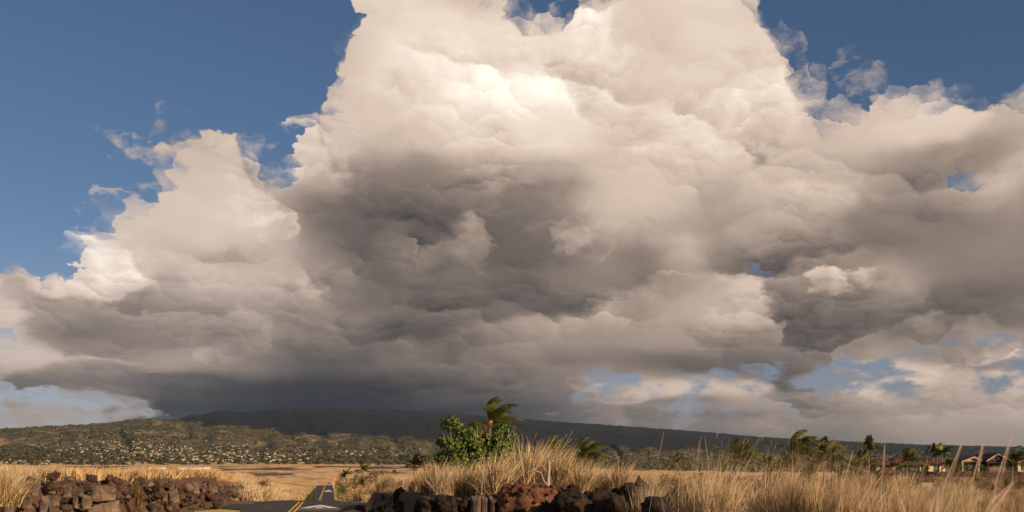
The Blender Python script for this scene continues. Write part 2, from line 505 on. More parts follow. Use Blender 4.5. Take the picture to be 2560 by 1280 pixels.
def vnoise(x, y, s=0):
    ix, iy = np.floor(x), np.floor(y)
    fx, fy = x - ix, y - iy
    fx = fx * fx * (3 - 2 * fx); fy = fy * fy * (3 - 2 * fy)
    a = _hash(ix, iy, s); b = _hash(ix + 1, iy, s); c = _hash(ix, iy + 1, s); d = _hash(ix + 1, iy + 1, s)
    return (a * (1 - fx) + b * fx) * (1 - fy) + (c * (1 - fx) + d * fx) * fy

def fbm(x, y, o=4, s=0, g=0.5):
    x = np.asarray(x, dtype=float); y = np.asarray(y, dtype=float)
    v = 0; a = 0.5; n = 0
    for k in range(o):
        v = v + a * vnoise(x, y, s + k * 17); n += a
        x = x * 2.03 + 11.3; y = y * 2.03 + 5.7; a *= g
    return v / n

def sst(a, b, x):
    t = np.clip((x - a) / (b - a), 0, 1)
    return t * t * (3 - 2 * t)

# ================================================================= materials
MATS = {}
def mat(name, stops, scale=4.0, detail=5.0, rough=0.9, bump=0.0, bscale=None, attr=None, objrand=0.0, coord='Object',
        translucent=0.0, spec=0.2, stretch=None, tint_attr=None, bdist=0.02):
    """noise-coloured surface; stops: list of (pos, (r,g,b)) linear. attr: list of (attribute, (r,g,b)) mixed over"""
    if name in MATS:
        return MATS[name]
    m = bpy.data.materials.new(name)
    m.use_nodes = True
    nt = m.node_tree
    nt.nodes.clear()
    L = nt.links
    out = nt.nodes.new('ShaderNodeOutputMaterial')
    b = nt.nodes.new('ShaderNodeBsdfPrincipled')
    b.inputs['Roughness'].default_value = rough
    b.inputs['Specular IOR Level'].default_value = spec
    tc = nt.nodes.new('ShaderNodeTexCoord')
    vec = tc.outputs[coord] if coord != 'World' else nt.nodes.new('ShaderNodeNewGeometry').outputs['Position']
    if stretch:
        mp = nt.nodes.new('ShaderNodeMapping')
        mp.inputs['Scale'].default_value = stretch
        L.new(vec, mp.inputs[0]); vec = mp.outputs[0]
    nz = nt.nodes.new('ShaderNodeTexNoise')
    nz.inputs['Scale'].default_value = scale
    nz.inputs['Detail'].default_value = detail
    nz.inputs['Roughness'].default_value = 0.6
    L.new(vec, nz.inputs['Vector'])
    f = nz.outputs[0]
    if objrand:
        oi = nt.nodes.new('ShaderNodeObjectInfo')
        ma = nt.nodes.new('ShaderNodeMath'); ma.operation = 'MULTIPLY_ADD'
        L.new(oi.outputs['Random'], ma.inputs[0]); ma.inputs[1].default_value = objrand; ma.inputs[2].default_value = -objrand / 2
        ad = nt.nodes.new('ShaderNodeMath'); ad.operation = 'ADD'
        L.new(f, ad.inputs[0]); L.new(ma.outputs[0], ad.inputs[1]); f = ad.outputs[0]
    if tint_attr:
        at = nt.nodes.new('ShaderNodeAttribute'); at.attribute_name = tint_attr[0]
        ma = nt.nodes.new('ShaderNodeMath'); ma.operation = 'MULTIPLY_ADD'
        L.new(at.outputs['Fac'], ma.inputs[0]); ma.inputs[1].default_value = tint_attr[1]
        L.new(f, ma.inputs[2]); f = ma.outputs[0]
    cr = nt.nodes.new('ShaderNodeValToRGB')
    e = cr.color_ramp.elements
    e[0].position, e[0].color = stops[0][0], (*stops[0][1], 1)
    e[1].position, e[1].color = stops[-1][0], (*stops[-1][1], 1)
    for p, c in stops[1:-1]:
        q = e.new(p); q.color = (*c, 1)
    L.new(f, cr.inputs[0])
    col = cr.outputs[0]
    for an, ac in (attr or []):
        at = nt.nodes.new('ShaderNodeAttribute'); at.attribute_name = an
        mx = nt.nodes.new('ShaderNodeMix'); mx.data_type = 'RGBA'
        L.new(at.outputs['Fac'], mx.inputs[0])
        L.new(col, mx.inputs[6])
        if len(ac) == 2:                     # two-tone layer
            mm = nt.nodes.new('ShaderNodeMix'); mm.data_type = 'RGBA'
            L.new(nz.outputs[0], mm.inputs[0])
            mm.inputs[6].default_value = (*ac[0], 1); mm.inputs[7].default_value = (*ac[1], 1)
            L.new(mm.outputs[2], mx.inputs[7])
        else:
            mx.inputs[7].default_value = (*ac, 1)
        col = mx.outputs[2]
    L.new(col, b.inputs['Base Color'])
    if bump:
        bn = nt.nodes.new('ShaderNodeBump')
        bn.inputs['Strength'].default_value = bump
        bn.inputs['Distance'].default_value = bdist
        n2 = nt.nodes.new('ShaderNodeTexNoise')
        n2.inputs['Scale'].default_value = bscale or scale * 3
        n2.inputs['Detail'].default_value = 6
        n2.inputs['Roughness'].default_value = 0.65
        L.new(vec, n2.inputs['Vector'])
        L.new(n2.outputs[0], bn.inputs['Height'])
        L.new(bn.outputs[0], b.inputs['Normal'])
    sh = b.outputs[0]
    if translucent:
        tr = nt.nodes.new('ShaderNodeBsdfTranslucent')
        L.new(col, tr.inputs['Color'])
        mx = nt.nodes.new('ShaderNodeMixShader')
        mx.inputs[0].default_value = translucent
        L.new(sh, mx.inputs[1]); L.new(tr.outputs[0], mx.inputs[2])
        sh = mx.outputs[0]
    L.new(sh, out.inputs['Surface'])
    MATS[name] = m
    return m

M_ground = mat('dry_grassland', [(0.30, (0.28, 0.165, 0.08)), (0.42, (0.50, 0.32, 0.155)), (0.62, (0.62, 0.41, 0.205))], scale=0.09, detail=8,
               coord='World', bump=0.6, bscale=2.2, bdist=0.25,
               attr=[('lava', ((0.030, 0.021, 0.018), (0.125, 0.072, 0.050))), ('verge', ((0.36, 0.27, 0.075), (0.50, 0.38, 0.14))),
                     ('cinder', ((0.045, 0.022, 0.014), (0.21, 0.085, 0.045)))])
M_asphalt = mat('asphalt', [(0.3, (0.030, 0.027, 0.026)), (0.6, (0.052, 0.047, 0.046)), (0.75, (0.075, 0.068, 0.064))], scale=0.35, detail=8,
                coord='World', rough=0.85, bump=0.25, bscale=60, bdist=0.004)
M_yellow = mat('yellow_road_paint', [(0.3, (0.48, 0.29, 0.035)), (0.6, (0.66, 0.42, 0.06))], scale=3, coord='World', rough=0.7)
M_white = mat('white_road_paint', [(0.3, (0.50, 0.47, 0.42)), (0.6, (0.72, 0.69, 0.64))], scale=3, coord='World', rough=0.7)
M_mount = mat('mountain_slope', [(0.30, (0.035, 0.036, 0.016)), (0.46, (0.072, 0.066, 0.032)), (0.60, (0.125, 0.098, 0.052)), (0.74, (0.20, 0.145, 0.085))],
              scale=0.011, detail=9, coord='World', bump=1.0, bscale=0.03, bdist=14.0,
              attr=[('grassy', ((0.36, 0.23, 0.115), (0.58, 0.38, 0.20))), ('cloud_shade', ((0.003, 0.005, 0.006), (0.012, 0.014, 0.014)))])  # last layer: near-black tone painted in for cloud shadow

# ================================================================= land
def road_x(Y): return -2.6 - 0.165 * np.asarray(Y, dtype=float)
_RY = [0, 60, 79, 100, 130, 170, 242, 504, 560, 800, 1200, 1500, 2200, 3000, 4000]
_RZ = [-0.6, -0.76, -0.80, -0.84, -1.6, -3.2, -4.96, -5.0, -6.2, -10, -12, -11, -2, 11, 30]
def road_z(Y): return np.interp(Y, _RY, _RZ)
_EY = [0, 40, 85, 100, 118, 150, 242, 4000]
_EL = [-20.5, -20.8, -22.0, -25.0, -26.8, -32.6, -47.8, -668]
def edge_l(Y): return np.interp(Y, _EY, _EL)
def edge_r(Y): return road_x(Y) + np.interp(Y, [0, 30, 60, 85, 95, 105, 4000], [4.3, 4.3, 4.5, 5.0, 8, 5.2, 5.0])

def land(X, Y):
    """height of the ground sheet, with masks"""
    X = np.asarray(X, dtype=float); Y = np.asarray(Y, dtype=float)
    zr = road_z(Y)
    u = X / np.maximum(Y, 0.5)
    plat = np.interp(Y, [0, 200, 400, 1000, 1500, 2200, 3000, 4000], [1.5, 1.4, 0.5, -3, -5, -1, 10.5, 30])
    near = np.interp(Y, [0, 88, 110, 150, 200, 300, 504, 800, 1200, 1500, 2200, 3000, 4000],
                     [1.5, 1.45, 0.6, -0.6, -1.9, -3.4, -4.4, -9.6, -11.8, -10.8, -2, 11, 30])
    a = sst(-0.19, -0.29, u)
    zl = near * (1 - a) + plat * a
    zr_ = np.interp(Y, [0, 8, 16, 22, 30, 40, 60, 80, 120, 180, 250, 504, 800, 1200, 1500, 2200, 3000, 4000],
                    [0.90, 1.15, 1.30, 1.36, 1.40, 1.3, 0.95, 0.6, -0.6, -2.4, -3.4, -4.4, -9.6, -11.8, -10.8, -2, 11, 30])
    rt = sst(-0.02, 0.16, u) * sst(900, 1500, Y)
    zr_ = zr_ * (1 - rt) + np.interp(Y, [900, 1500, 2200, 3000, 4000], [-10.5, -12.0, -12.5, -14.5, -16]) * rt
    lowb = np.interp(Y, [0, 16, 22, 24.2, 24.9, 30], [0.70, 0.98, 1.06, 1.09, 1.38, 1.40])
    lk = sst(0.19, 0.13, u) * sst(31, 29, Y)
    zr_ = zr_ * (1 - lk) + lowb * lk
    ter = sst(0.27, 0.31, u) * sst(276, 286, Y) * sst(520, 380, Y)
    zr_ = zr_ * (1 - ter) + 1.5 * ter
    el, er = edge_l(Y), edge_r(Y)
    wl = np.interp(Y, [0, 90, 120, 300], [1.5, 1.5, 6, 12]); wr = np.interp(Y, [0, 40, 90, 120, 300], [0.45, 0.5, 1.2, 5, 12])
    bl = sst(0, 1, (el - X) / wl)
    br = sst(0, 1, (X - er) / wr)
    z = zr + (zl - zr) * bl + (zr_ - zr) * br
    rough = 0.16 * (fbm(X * 0.6, Y * 0.6, 4, 3) - 0.5) + 0.5 * (fbm(X * 0.05, Y * 0.05, 3, 9) - 0.5) * sst(60, 200, Y)
    z = z + rough * np.maximum(bl, br) - 0.04
    far = sst(300, 1500, Y)
    z = z + far * 4.0 * (fbm(X * 0.006, Y * 0.006, 3, 21) - 0.5) * np.maximum(bl, br)
    return z, bl, br

def H(x, y):
    return float(land(np.array([x]), np.array([y]))[0][0])

def build_ground():
    us = np.concatenate([np.linspace(-1.6, -0.6, 20)[:-1], np.linspace(-0.6, 0.6, 520), np.linspace(0.6, 1.6, 20)[1:]])
    ys = np.geomspace(2.5, 3300, 430)
    U, Yg = np.meshgrid(us, ys)
    X = U * Yg
    Z, bl, br = land(X, Yg)
    V = np.stack([X, Yg, Z], -1).reshape(-1, 3)
    nr, nc = X.shape
    idx = np.arange(nr * nc).reshape(nr, nc)
    Q = np.stack([idx[:-1, :-1], idx[:-1, 1:], idx[1:, 1:], idx[1:, :-1]], -1).reshape(-1, 4)
    b = np.maximum(bl, br)
    face = 4 * b * (1 - b)
    st = fbm(X * 0.012, Yg * 0.004, 5, 5)
    lava = sst(0.55, 0.64, st) * sst(60, 260, Yg)
    lava = np.maximum(lava, sst(0.60, 0.68, fbm(X * 0.05, Yg * 0.015, 4, 31)) * sst(150, 400, Yg) * 0.7)
    lava = np.maximum(lava, 0.85 * br * sst(0.06, 0.12, X / Yg) * sst(34, 46, Yg) * sst(420, 330, Yg))
    verge = (1 - np.clip(b * 1.4, 0, 1)) * sst(560, 480, Yg) * sst(0.25, 0.5, fbm(X * 0.3, Yg * 0.3, 4, 44) + 0.12)
    # rubble on the road cuts and the bare ground of the near bank
    cinder = np.clip(face * 1.6, 0, 1) * sst(200, 110, Yg)
    cinder = np.maximum(cinder, br * sst(70, 40, Yg) * (0.35 + 0.65 * sst(0.30, 0.5, fbm(X * 0.35, Yg * 0.35, 4, 8))))
    cinder = np.maximum(cinder, 0.9 * br * sst(0.17, 0.13, X / Yg) * sst(26.5, 25.2, Yg))
    cinder = np.maximum(cinder, bl * sst(3.5, 0.5, edge_l(Yg) - X - 1.5) * sst(110, 90, Yg))
    lbm = sst(-0.7, 0.0, edge_l(Yg) - X) * sst(3.2, 1.6, edge_l(Yg) - X) * sst(120, 95, Yg)
    lava = np.maximum(lava, lbm); cinder = cinder * (1 - lbm * 0.7); verge = verge * (1 - lbm)
    bank_shade = np.clip(br * 3, 0, 1) * sst(0.10, 0.0, X / Yg) * sst(90, 70, Yg) * np.clip(1.15 - sst(0.4, 2.2, X - edge_r(Yg)) * sst(25, 27, Yg), 0, 1)  # road face of the right bank: lava tone, darkened to stand for shade
    lava = np.maximum(lava, np.clip(bank_shade, 0, 1)); cinder = cinder * (1 - np.clip(bank_shade, 0, 1))
    me = np_mesh('ground', V, Q, M_ground, True, dict(lava=lava.ravel(), verge=verge.ravel(), cinder=cinder.ravel()))
    tag(obj('ground', me), kind='structure')

def build_road():
    def strip(name, mt, off0, off1, ys, dz, xf=road_x):
        ys = np.asarray(ys, dtype=float)
        n = len(ys)
        V = np.zeros((2 * n, 3))
        V[:n, 0] = xf(ys) + off0; V[n:, 0] = xf(ys) + off1
        V[:n, 1] = ys; V[n:, 1] = ys
        V[:n, 2] = road_z(ys) + dz; V[n:, 2] = road_z(ys) + dz
        i = np.arange(n - 1)
        Q = np.stack([i, i + n, i + 1 + n, i + 1], -1)
        return np_mesh(name, V, Q, mt, True)
    ysr = np.concatenate([np.arange(12, 140, 1.5), np.arange(140, 620, 6)])
    road = tag(obj('road', strip('road', M_asphalt, -3.5, 3.5, ysr, 0.012)), kind='structure')
    # mouths of the crossing side road
    ysa = np.linspace(76, 99, 24)
    n = len(ysa)
    flare = lambda s: np.interp(ysa, [76, 82, 88, 95, 99], [0.0, 3.0, 6.5, 6.8, 2.0]) * s
    for s, nm in ((-1, 'side_road'), (1, 'side_road')):
        V = np.zeros((2 * n, 3))
        x0 = road_x(ysa) + s * 3.4
        V[:n, 0] = x0; V[n:, 0] = x0 + s * np.maximum(flare(1.0 if s < 0 else 0.5), 0.02)
        V[:n, 1] = V[n:, 1] = ysa
        V[:n, 2] = V[n:, 2] = road_z(ysa) + 0.006
        i = np.arange(n - 1)
        Q = np.stack([i, i + n, i + 1 + n, i + 1], -1) if s > 0 else np.stack([i, i + 1, i + 1 + n, i + n], -1)
        tag(obj(nm, np_mesh(nm, V, Q, M_asphalt, True)), kind='structure')
    for k, sgn in enumerate((-1, 1)):
        for (a, b_) in ((20, 97), (118, 560)):
            me = strip('centre_line', M_yellow, sgn * 0.17 - 0.075, sgn * 0.17 + 0.075, np.linspace(a, b_, 60), 0.018)
            o = obj('centre_line', me, road)
    # chevrons and bars of the speed humps in the right-hand lane
    def chevron(Y0, Ln, half, wdt):
        V, T = [], []
        cx = float(road_x(Y0)) + 1.75
        def P(x, y): return (cx + x - 0.165 * (y - Y0), y, float(road_z(y)) + 0.018)
        for s in (-1, 1):
            b0 = len(V)
            V.extend([P(0, Y0 + Ln), P(s * half, Y0), P(s * (half - wdt), Y0), P(0, Y0 + Ln * 0.52)])
            T.append((b0, b0 + 1, b0 + 2, b0 + 3) if s < 0 else (b0 + 3, b0 + 2, b0 + 1, b0))
        b0 = len(V)
        V.extend([P(-half * 0.24, Y0), P(half * 0.24, Y0), P(half * 0.08, Y0 + Ln * 0.32), P(-half * 0.08, Y0 + Ln * 0.32)])
        T.append((b0, b0 + 1, b0 + 2, b0 + 3))
        return np_mesh('hump_chevron', np.array(V), np.array(T), M_white)
    obj('hump_chevron', chevron(80.5, 8.0, 1.45, 0.75), road)
    obj('hump_chevron', chevron(196, 22.0, 1.45, 0.9), road)
    obj('hump_chevron', chevron(352, 34.0, 1.5, 1.0), road)
    for (yy, ww) in ((76.6, 0.30), (79.4, 0.30)):
        obj('hump_bar', strip('hump_bar', M_white, 0.25, 3.3, [yy, yy + ww], 0.018), road)
    obj('stop_bar', strip('stop_bar', M_white, -7.6, -3.9, [93.2, 93.9], 0.018), road)

RIDGE = [(-900, 1090), (-300, 1078), (0, 1072), (120, 1065), (210, 1061), (290, 1055), (340, 1047), (380, 1046), (425, 1050), (445, 1050), (458, 1043), (480, 1036),
         (508, 1037), (530, 1030), (565, 1026), (600, 1030), (650, 1028), (690, 1022), (760, 1020), (850, 1019), (1000, 1025), (1150, 1035), (1280, 1046),
         (1400, 1054), (1600, 1068), (1700, 1075), (1800, 1083), (1900, 1092), (2000, 1098), (2100, 1102), (2200, 1107), (2300, 1111),
         (2560, 1117), (2900, 1122), (3500, 1130)]
_rx = np.array([p[0] for p in RIDGE], dtype=float); _ry = np.array([p[1] for p in RIDGE], dtype=float)
def mount_depth(px, s):
    """depth of the slope at photograph column px, s = 0 (foot) .. 1 (ridge)"""
    D1 = np.interp(px, [0, 440, 470, 900, 1600, 2560], [8500, 8800, 11000, 12500, 14000, 17000])
    return 3050.0 * (D1 / 3050.0) ** s
def mount_row(px, s):
    yb = np.interp(px, [0, 700, 1200, 1700, 2560], [1167, 1167.5, 1169, 1182, 1188])
    yr = np.interp(px, _rx, _ry)
    return yb + (yr - yb) * np.power(s, 1.0)
def mount_point(px, s):
    px = np.asarray(px, dtype=float); s = np.asarray(s, dtype=float)
    D = mount_depth(px, s)
    X = (px - 1280) / F * D
    Z = CZ + (YH - mount_row(px, s)) / F * D
    Z = Z + (fbm(X * 0.0011, D * 0.0011, 4, 61) - 0.5) * 70 * sst(0.02, 0.25, s) * sst(1.02, 0.9, s)
    gul = np.abs(fbm(px * 0.011 + D * 0.00012, D * 0.00025, 4, 63) - 0.5) * 2          # gullies running down the slope
    Z = Z - (0.25 - np.minimum(gul, 0.25)) * 90 * sst(0.15, 0.5, s) * sst(1.0, 0.85, s)
    Z = Z + (fbm(px * 0.12, D * 0.002, 3, 65) - 0.5) * 16 * sst(0.5, 0.95, s)           # tree tops along the ridge
    return X, D, Z
# upper edge of the settled, scrubby slope: above it a cloud's shadow is put into the colour
SHADE_LINE = [(-900, 1020), (0, 1035), (300, 1040), (420, 1048), (560, 1068), (700, 1080), (900, 1092), (1100, 1101), (1300, 1106), (1600, 1122), (1800, 1127), (2000, 1134), (2300, 1142), (3500, 1150)]
def build_mountain():
    pxs = np.linspace(-900, 3500, 900)
    ss = np.linspace(-0.03, 1.0, 190)
    PX, S = np.meshgrid(pxs, ss)
    X, Y, Z = mount_point(PX, np.maximum(S, 0))
    low = S < 0
    Y = np.where(low, 2900, Y); X = np.where(low, (PX - 1280) / F * 2900, X); Z = np.where(low, Z - 25, Z)
    V = np.stack([X, Y, Z], -1).reshape(-1, 3)
    nr, nc = X.shape
    # far side falls away behind the ridge
    back = np.stack([X[-1] * 1.25, Y[-1] * 1.25, Z[-1] * 0.1], -1)
    V = np.concatenate([V, back])
    idx = np.arange(nr * nc).reshape(nr, nc)
    idx = np.concatenate([idx, (nr * nc + np.arange(nc))[None]])
    Q = np.stack([idx[:-1, :-1], idx[:-1, 1:], idx[1:, 1:], idx[1:, :-1]], -1).reshape(-1, 4)
    row = mount_row(PX, np.maximum(S, 0))
    tl = np.interp(PX, [p[0] for p in SHADE_LINE], [p[1] for p in SHADE_LINE])
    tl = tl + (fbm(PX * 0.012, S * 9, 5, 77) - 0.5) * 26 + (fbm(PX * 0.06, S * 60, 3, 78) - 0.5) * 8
    cloud_shade = sst(3.0, -4.0, row - tl)  # cloud shadow on the upper slope, painted as a darker colour
    gl = np.interp(PX, [-900, 0, 500, 1000, 1600, 3500], [1158, 1157, 1153, 1159, 1177, 1188]) + (fbm(PX * 0.02, S * 20, 4, 91) - 0.5) * 14
    grassy = sst(-2.0, 2.0, row - gl)
    grassy = np.maximum(grassy, 0.35 * sst(0.64, 0.70, fbm(PX * 0.02, S * 40, 4, 95)) * (1 - cloud_shade))
    a = lambda t: np.concatenate([t.ravel(), t[-1]])
    me = np_mesh('mountain', V, Q, M_mount, True, dict(cloud_shade=a(cloud_shade), grassy=a(grassy)))
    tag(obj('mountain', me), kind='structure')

build_ground()
build_road()
build_mountain()

# ================================================================= materials of the things
M_grass = mat('straw_grass', [(0.10, (0.085, 0.055, 0.024)), (0.34, (0.23, 0.155, 0.072)), (0.52, (0.41, 0.29, 0.150)), (0.72, (0.57, 0.43, 0.255)), (0.95, (0.68, 0.55, 0.37))],
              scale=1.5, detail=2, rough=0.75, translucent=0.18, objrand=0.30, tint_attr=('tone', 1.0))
M_fgrass = mat('far_straw_grass', [(0.15, (0.15, 0.095, 0.045)), (0.42, (0.40, 0.26, 0.115)), (0.62, (0.54, 0.36, 0.17)), (0.9, (0.62, 0.44, 0.22))],
               scale=0.05, detail=4, rough=0.85, translucent=0.25, coord='World', tint_attr=('tone', 1.0))
M_leaf = mat('sea_grape_leaf', [(0.20, (0.018, 0.042, 0.008)), (0.45, (0.070, 0.112, 0.013)), (0.62, (0.155, 0.19, 0.019)), (0.80, (0.25, 0.25, 0.028))], scale=3, rough=0.5, spec=0.3,
             translucent=0.22, objrand=0.34, tint_attr=('tone', 1.0))
M_leafy = mat('yellow_leaf', [(0.3, (0.45, 0.32, 0.02)), (0.7, (0.55, 0.42, 0.04))], rough=0.5, translucent=0.25)
M_leafr = mat('red_leaf', [(0.3, (0.45, 0.09, 0.03)), (0.7, (0.55, 0.20, 0.09))], rough=0.5, translucent=0.2)
M_bark = mat('grey_bark', [(0.3, (0.10, 0.075, 0.055)), (0.6, (0.24, 0.185, 0.145))], scale=6, bump=0.6, bscale=25, stretch=(1, 1, 0.25))
M_dead = mat('weathered_wood', [(0.3, (0.17, 0.12, 0.095)), (0.6, (0.36, 0.27, 0.22))], scale=8, bump=0.8, bscale=30, stretch=(1, 1, 0.2))
M_palm = mat('palm_frond', [(0.20, (0.016, 0.028, 0.007)), (0.42, (0.042, 0.060, 0.011)), (0.62, (0.085, 0.098, 0.016)), (0.85, (0.19, 0.165, 0.025))], scale=0.9, rough=0.5, spec=0.4,
             translucent=0.25, objrand=0.26, tint_attr=('tone', 1.0))
M_palmy = mat('dry_palm_frond', [(0.3, (0.16, 0.105, 0.03)), (0.7, (0.27, 0.18, 0.05))], scale=2, rough=0.6, translucent=0.25, tint_attr=('tone', 0.6))
M_trunk = mat('palm_trunk', [(0.3, (0.16, 0.11, 0.085)), (0.6, (0.32, 0.225, 0.17))], scale=3, bump=0.6, bscale=9, stretch=(0.3, 0.3, 3))
M_boot = mat('palm_crown_shaft', [(0.3, (0.35, 0.14, 0.05)), (0.7, (0.50, 0.25, 0.10))], scale=5)
M_basalt = mat('basalt', [(0.28, (0.026, 0.020, 0.017)), (0.45, (0.092, 0.066, 0.050)), (0.62, (0.155, 0.110, 0.080)), (0.78, (0.24, 0.17, 0.12))], scale=3.0, detail=7, bump=0.5, bscale=14,
               objrand=0.14, bdist=0.03)
M_lava = mat('lava_rubble', [(0.32, (0.014, 0.010, 0.009)), (0.50, (0.058, 0.036, 0.027)), (0.64, (0.115, 0.068, 0.046)), (0.80, (0.22, 0.12, 0.072))], scale=4.0, detail=7, bump=1.0, bscale=16,
             objrand=0.20, bdist=0.05)
M_blacklava = mat('black_lava', [(0.32, (0.012, 0.010, 0.009)), (0.54, (0.042, 0.028, 0.022)), (0.74, (0.14, 0.076, 0.050))], scale=5.0, detail=7, bump=1.0, bscale=18, objrand=0.16, bdist=0.05)
M_cinder = mat('red_cinder', [(0.30, (0.045, 0.018, 0.012)), (0.45, (0.125, 0.054, 0.033)), (0.60, (0.20, 0.088, 0.052)), (0.78, (0.33, 0.19, 0.115))], scale=6.0, detail=8, bump=1.0, bscale=22, bdist=0.05)
M_scrub = mat('brown_scrub_leaf', [(0.2, (0.045, 0.038, 0.018)), (0.45, (0.11, 0.078, 0.035)), (0.65, (0.20, 0.125, 0.055)), (0.85, (0.30, 0.17, 0.08))], scale=2.0, rough=0.8, translucent=0.2,
              tint_attr=('tone', 1.0))
M_gscrub = mat('green_scrub_leaf', [(0.2, (0.020, 0.032, 0.010)), (0.45, (0.05, 0.066, 0.018)), (0.65, (0.10, 0.115, 0.025)), (0.85, (0.17, 0.16, 0.04))], scale=2.0, rough=0.7, translucent=0.2,
               tint_attr=('tone', 1.0))
M_cream = mat('cream_stucco', [(0.3, (0.46, 0.35, 0.24)), (0.7, (0.56, 0.43, 0.30))], scale=1.5, bump=0.2)
M_brownwall = mat('brown_siding', [(0.3, (0.050, 0.028, 0.020)), (0.7, (0.095, 0.055, 0.038))], scale=2.5, stretch=(1, 1, 6))
M_roof = mat('brown_shingle_roof', [(0.3, (0.042, 0.020, 0.016)), (0.5, (0.072, 0.033, 0.025)), (0.7, (0.12, 0.058, 0.042))], scale=1.2, detail=6, bump=0.8, bscale=6, rough=0.9)
M_trim = mat('pale_timber_trim', [(0.3, (0.32, 0.22, 0.16)), (0.7, (0.42, 0.30, 0.22))], scale=2)
M_dark = mat('dark_timber', [(0.3, (0.028, 0.018, 0.014)), (0.7, (0.055, 0.036, 0.028))], scale=2)
M_deck = mat('grey_deck', [(0.3, (0.16, 0.14, 0.13)), (0.7, (0.24, 0.21, 0.19))], scale=2)
M_stone = mat('dark_lava_wall', [(0.30, (0.020, 0.015, 0.013)), (0.5, (0.055, 0.038, 0.030)), (0.7, (0.12, 0.075, 0.055))], scale=1.4, detail=6, bump=1.0, bscale=3.0, bdist=0.25)
M_greywall = mat('grey_green_wall', [(0.3, (0.22, 0.22, 0.17)), (0.7, (0.32, 0.31, 0.24))], scale=1.5)
M_orange = mat('orange_sign_face', [(0.3, (0.75, 0.17, 0.03)), (0.7, (0.85, 0.24, 0.06))], scale=2, rough=0.5)
M_pale = mat('pale_paint', [(0.3, (0.60, 0.56, 0.50)), (0.7, (0.72, 0.68, 0.62))], scale=2, rough=0.6)
M_steel = mat('galvanised_steel', [(0.3, (0.25, 0.24, 0.23)), (0.7, (0.36, 0.34, 0.32))], scale=4, rough=0.5)
M_red = mat('red_car_paint', [(0.3, (0.30, 0.05, 0.035)), (0.7, (0.34, 0.06, 0.04))], scale=2, rough=0.3, spec=0.5)
M_tyre = mat('tyre_rubber', [(0.3, (0.015, 0.015, 0.015)), (0.7, (0.025, 0.025, 0.025))], scale=4, rough=0.9)
M_plume = mat('grass_plume', [(0.2, (0.46, 0.34, 0.25)), (0.5, (0.60, 0.47, 0.36)), (0.8, (0.72, 0.60, 0.48))], scale=12, rough=0.9, translucent=0.45, tint_attr=('tone', 1.0))
M_twh = [mat('pale_roof_%s' % n, [(0.3, c), (0.7, tuple(v * 1.2 for v in c))], scale=0.2, coord='World') for n, c in
         (('white', (0.46, 0.42, 0.37)), ('tan', (0.30, 0.22, 0.16)), ('grey', (0.22, 0.20, 0.19)), ('buff', (0.38, 0.31, 0.24)))]
M_twall = mat('pale_house_wall', [(0.3, (0.27, 0.23, 0.175)), (0.7, (0.42, 0.365, 0.29))], scale=0.1, coord='World')
M_canopy = mat('hillside_canopy', [(0.10, (0.009, 0.012, 0.010)), (0.40, (0.030, 0.033, 0.014)), (0.65, (0.060, 0.056, 0.024)), (0.9, (0.11, 0.090, 0.048))], scale=0.02, coord='World', rough=0.9,
               tint_attr=('tone', 1.0))

def glass_mat():
    m = bpy.data.materials.new('teal_window_glass')
    m.use_nodes = True
    b = m.node_tree.nodes['Principled BSDF']
    b.inputs['Base Color'].default_value = (0.06, 0.125, 0.115, 1)
    b.inputs['Roughness'].default_value = 0.15
    b.inputs['Specular IOR Level'].default_value = 0.6
    return m
M_glass = glass_mat()

# ================================================================= the hillside town and its trees
def on_slope(px, py):
    yb, yr = float(mount_row(px, 0.0)), float(mount_row(px, 1.0))
    s = (py - yb) / (yr - yb)
    X, Y, Z = mount_point(np.array([px]), np.array([s]))
    return float(X[0]), float(Y[0]), float(Z[0]), s

def town_meshes():
    out = []
    for k, (w, d, h, r, hip) in enumerate(((15, 10, 3.6, 3.0, 0), (20, 11, 3.4, 3.2, 1), (13, 11, 5.8, 2.6, 0), (24, 10, 3.6, 2.6, 1), (17, 12, 3.2, 3.6, 1), (12, 9, 3.4, 2.8, 0))):
        bm = bmesh.new()
        box_bm(bm, -w / 2, w / 2, -d / 2, d / 2, -3, h)
        nf = len(bm.faces)
        o = 0.7
        e = [bm.verts.new(p) for p in ((-w / 2 - o, -d / 2 - o, h + .05), (w / 2 + o, -d / 2 - o, h + .05), (w / 2 + o, d / 2 + o, h + .05), (-w / 2 - o, d / 2 + o, h + .05))]
        q = (d / 2 if hip else -o)
        t = [bm.verts.new((-w / 2 + q, 0, h + r)), bm.verts.new((w / 2 - q, 0, h + r))]
        fs = [(e[0], e[1], t[1], t[0]), (e[2], e[3], t[0], t[1]), (e[1], e[2], t[1]), (e[3], e[0], t[0]), (e[3], e[2], e[1], e[0])]
        for f in fs: bm.faces.new(f)
        bm.faces.ensure_lookup_table()
        for i, f in enumerate(bm.faces): f.material_index = 0 if i < nf else 1
        me = bm_mesh('town_house', bm)
        me.materials.append(M_twall); me.materials.append(M_twh[k % 4])
        out.append(me)
    return out

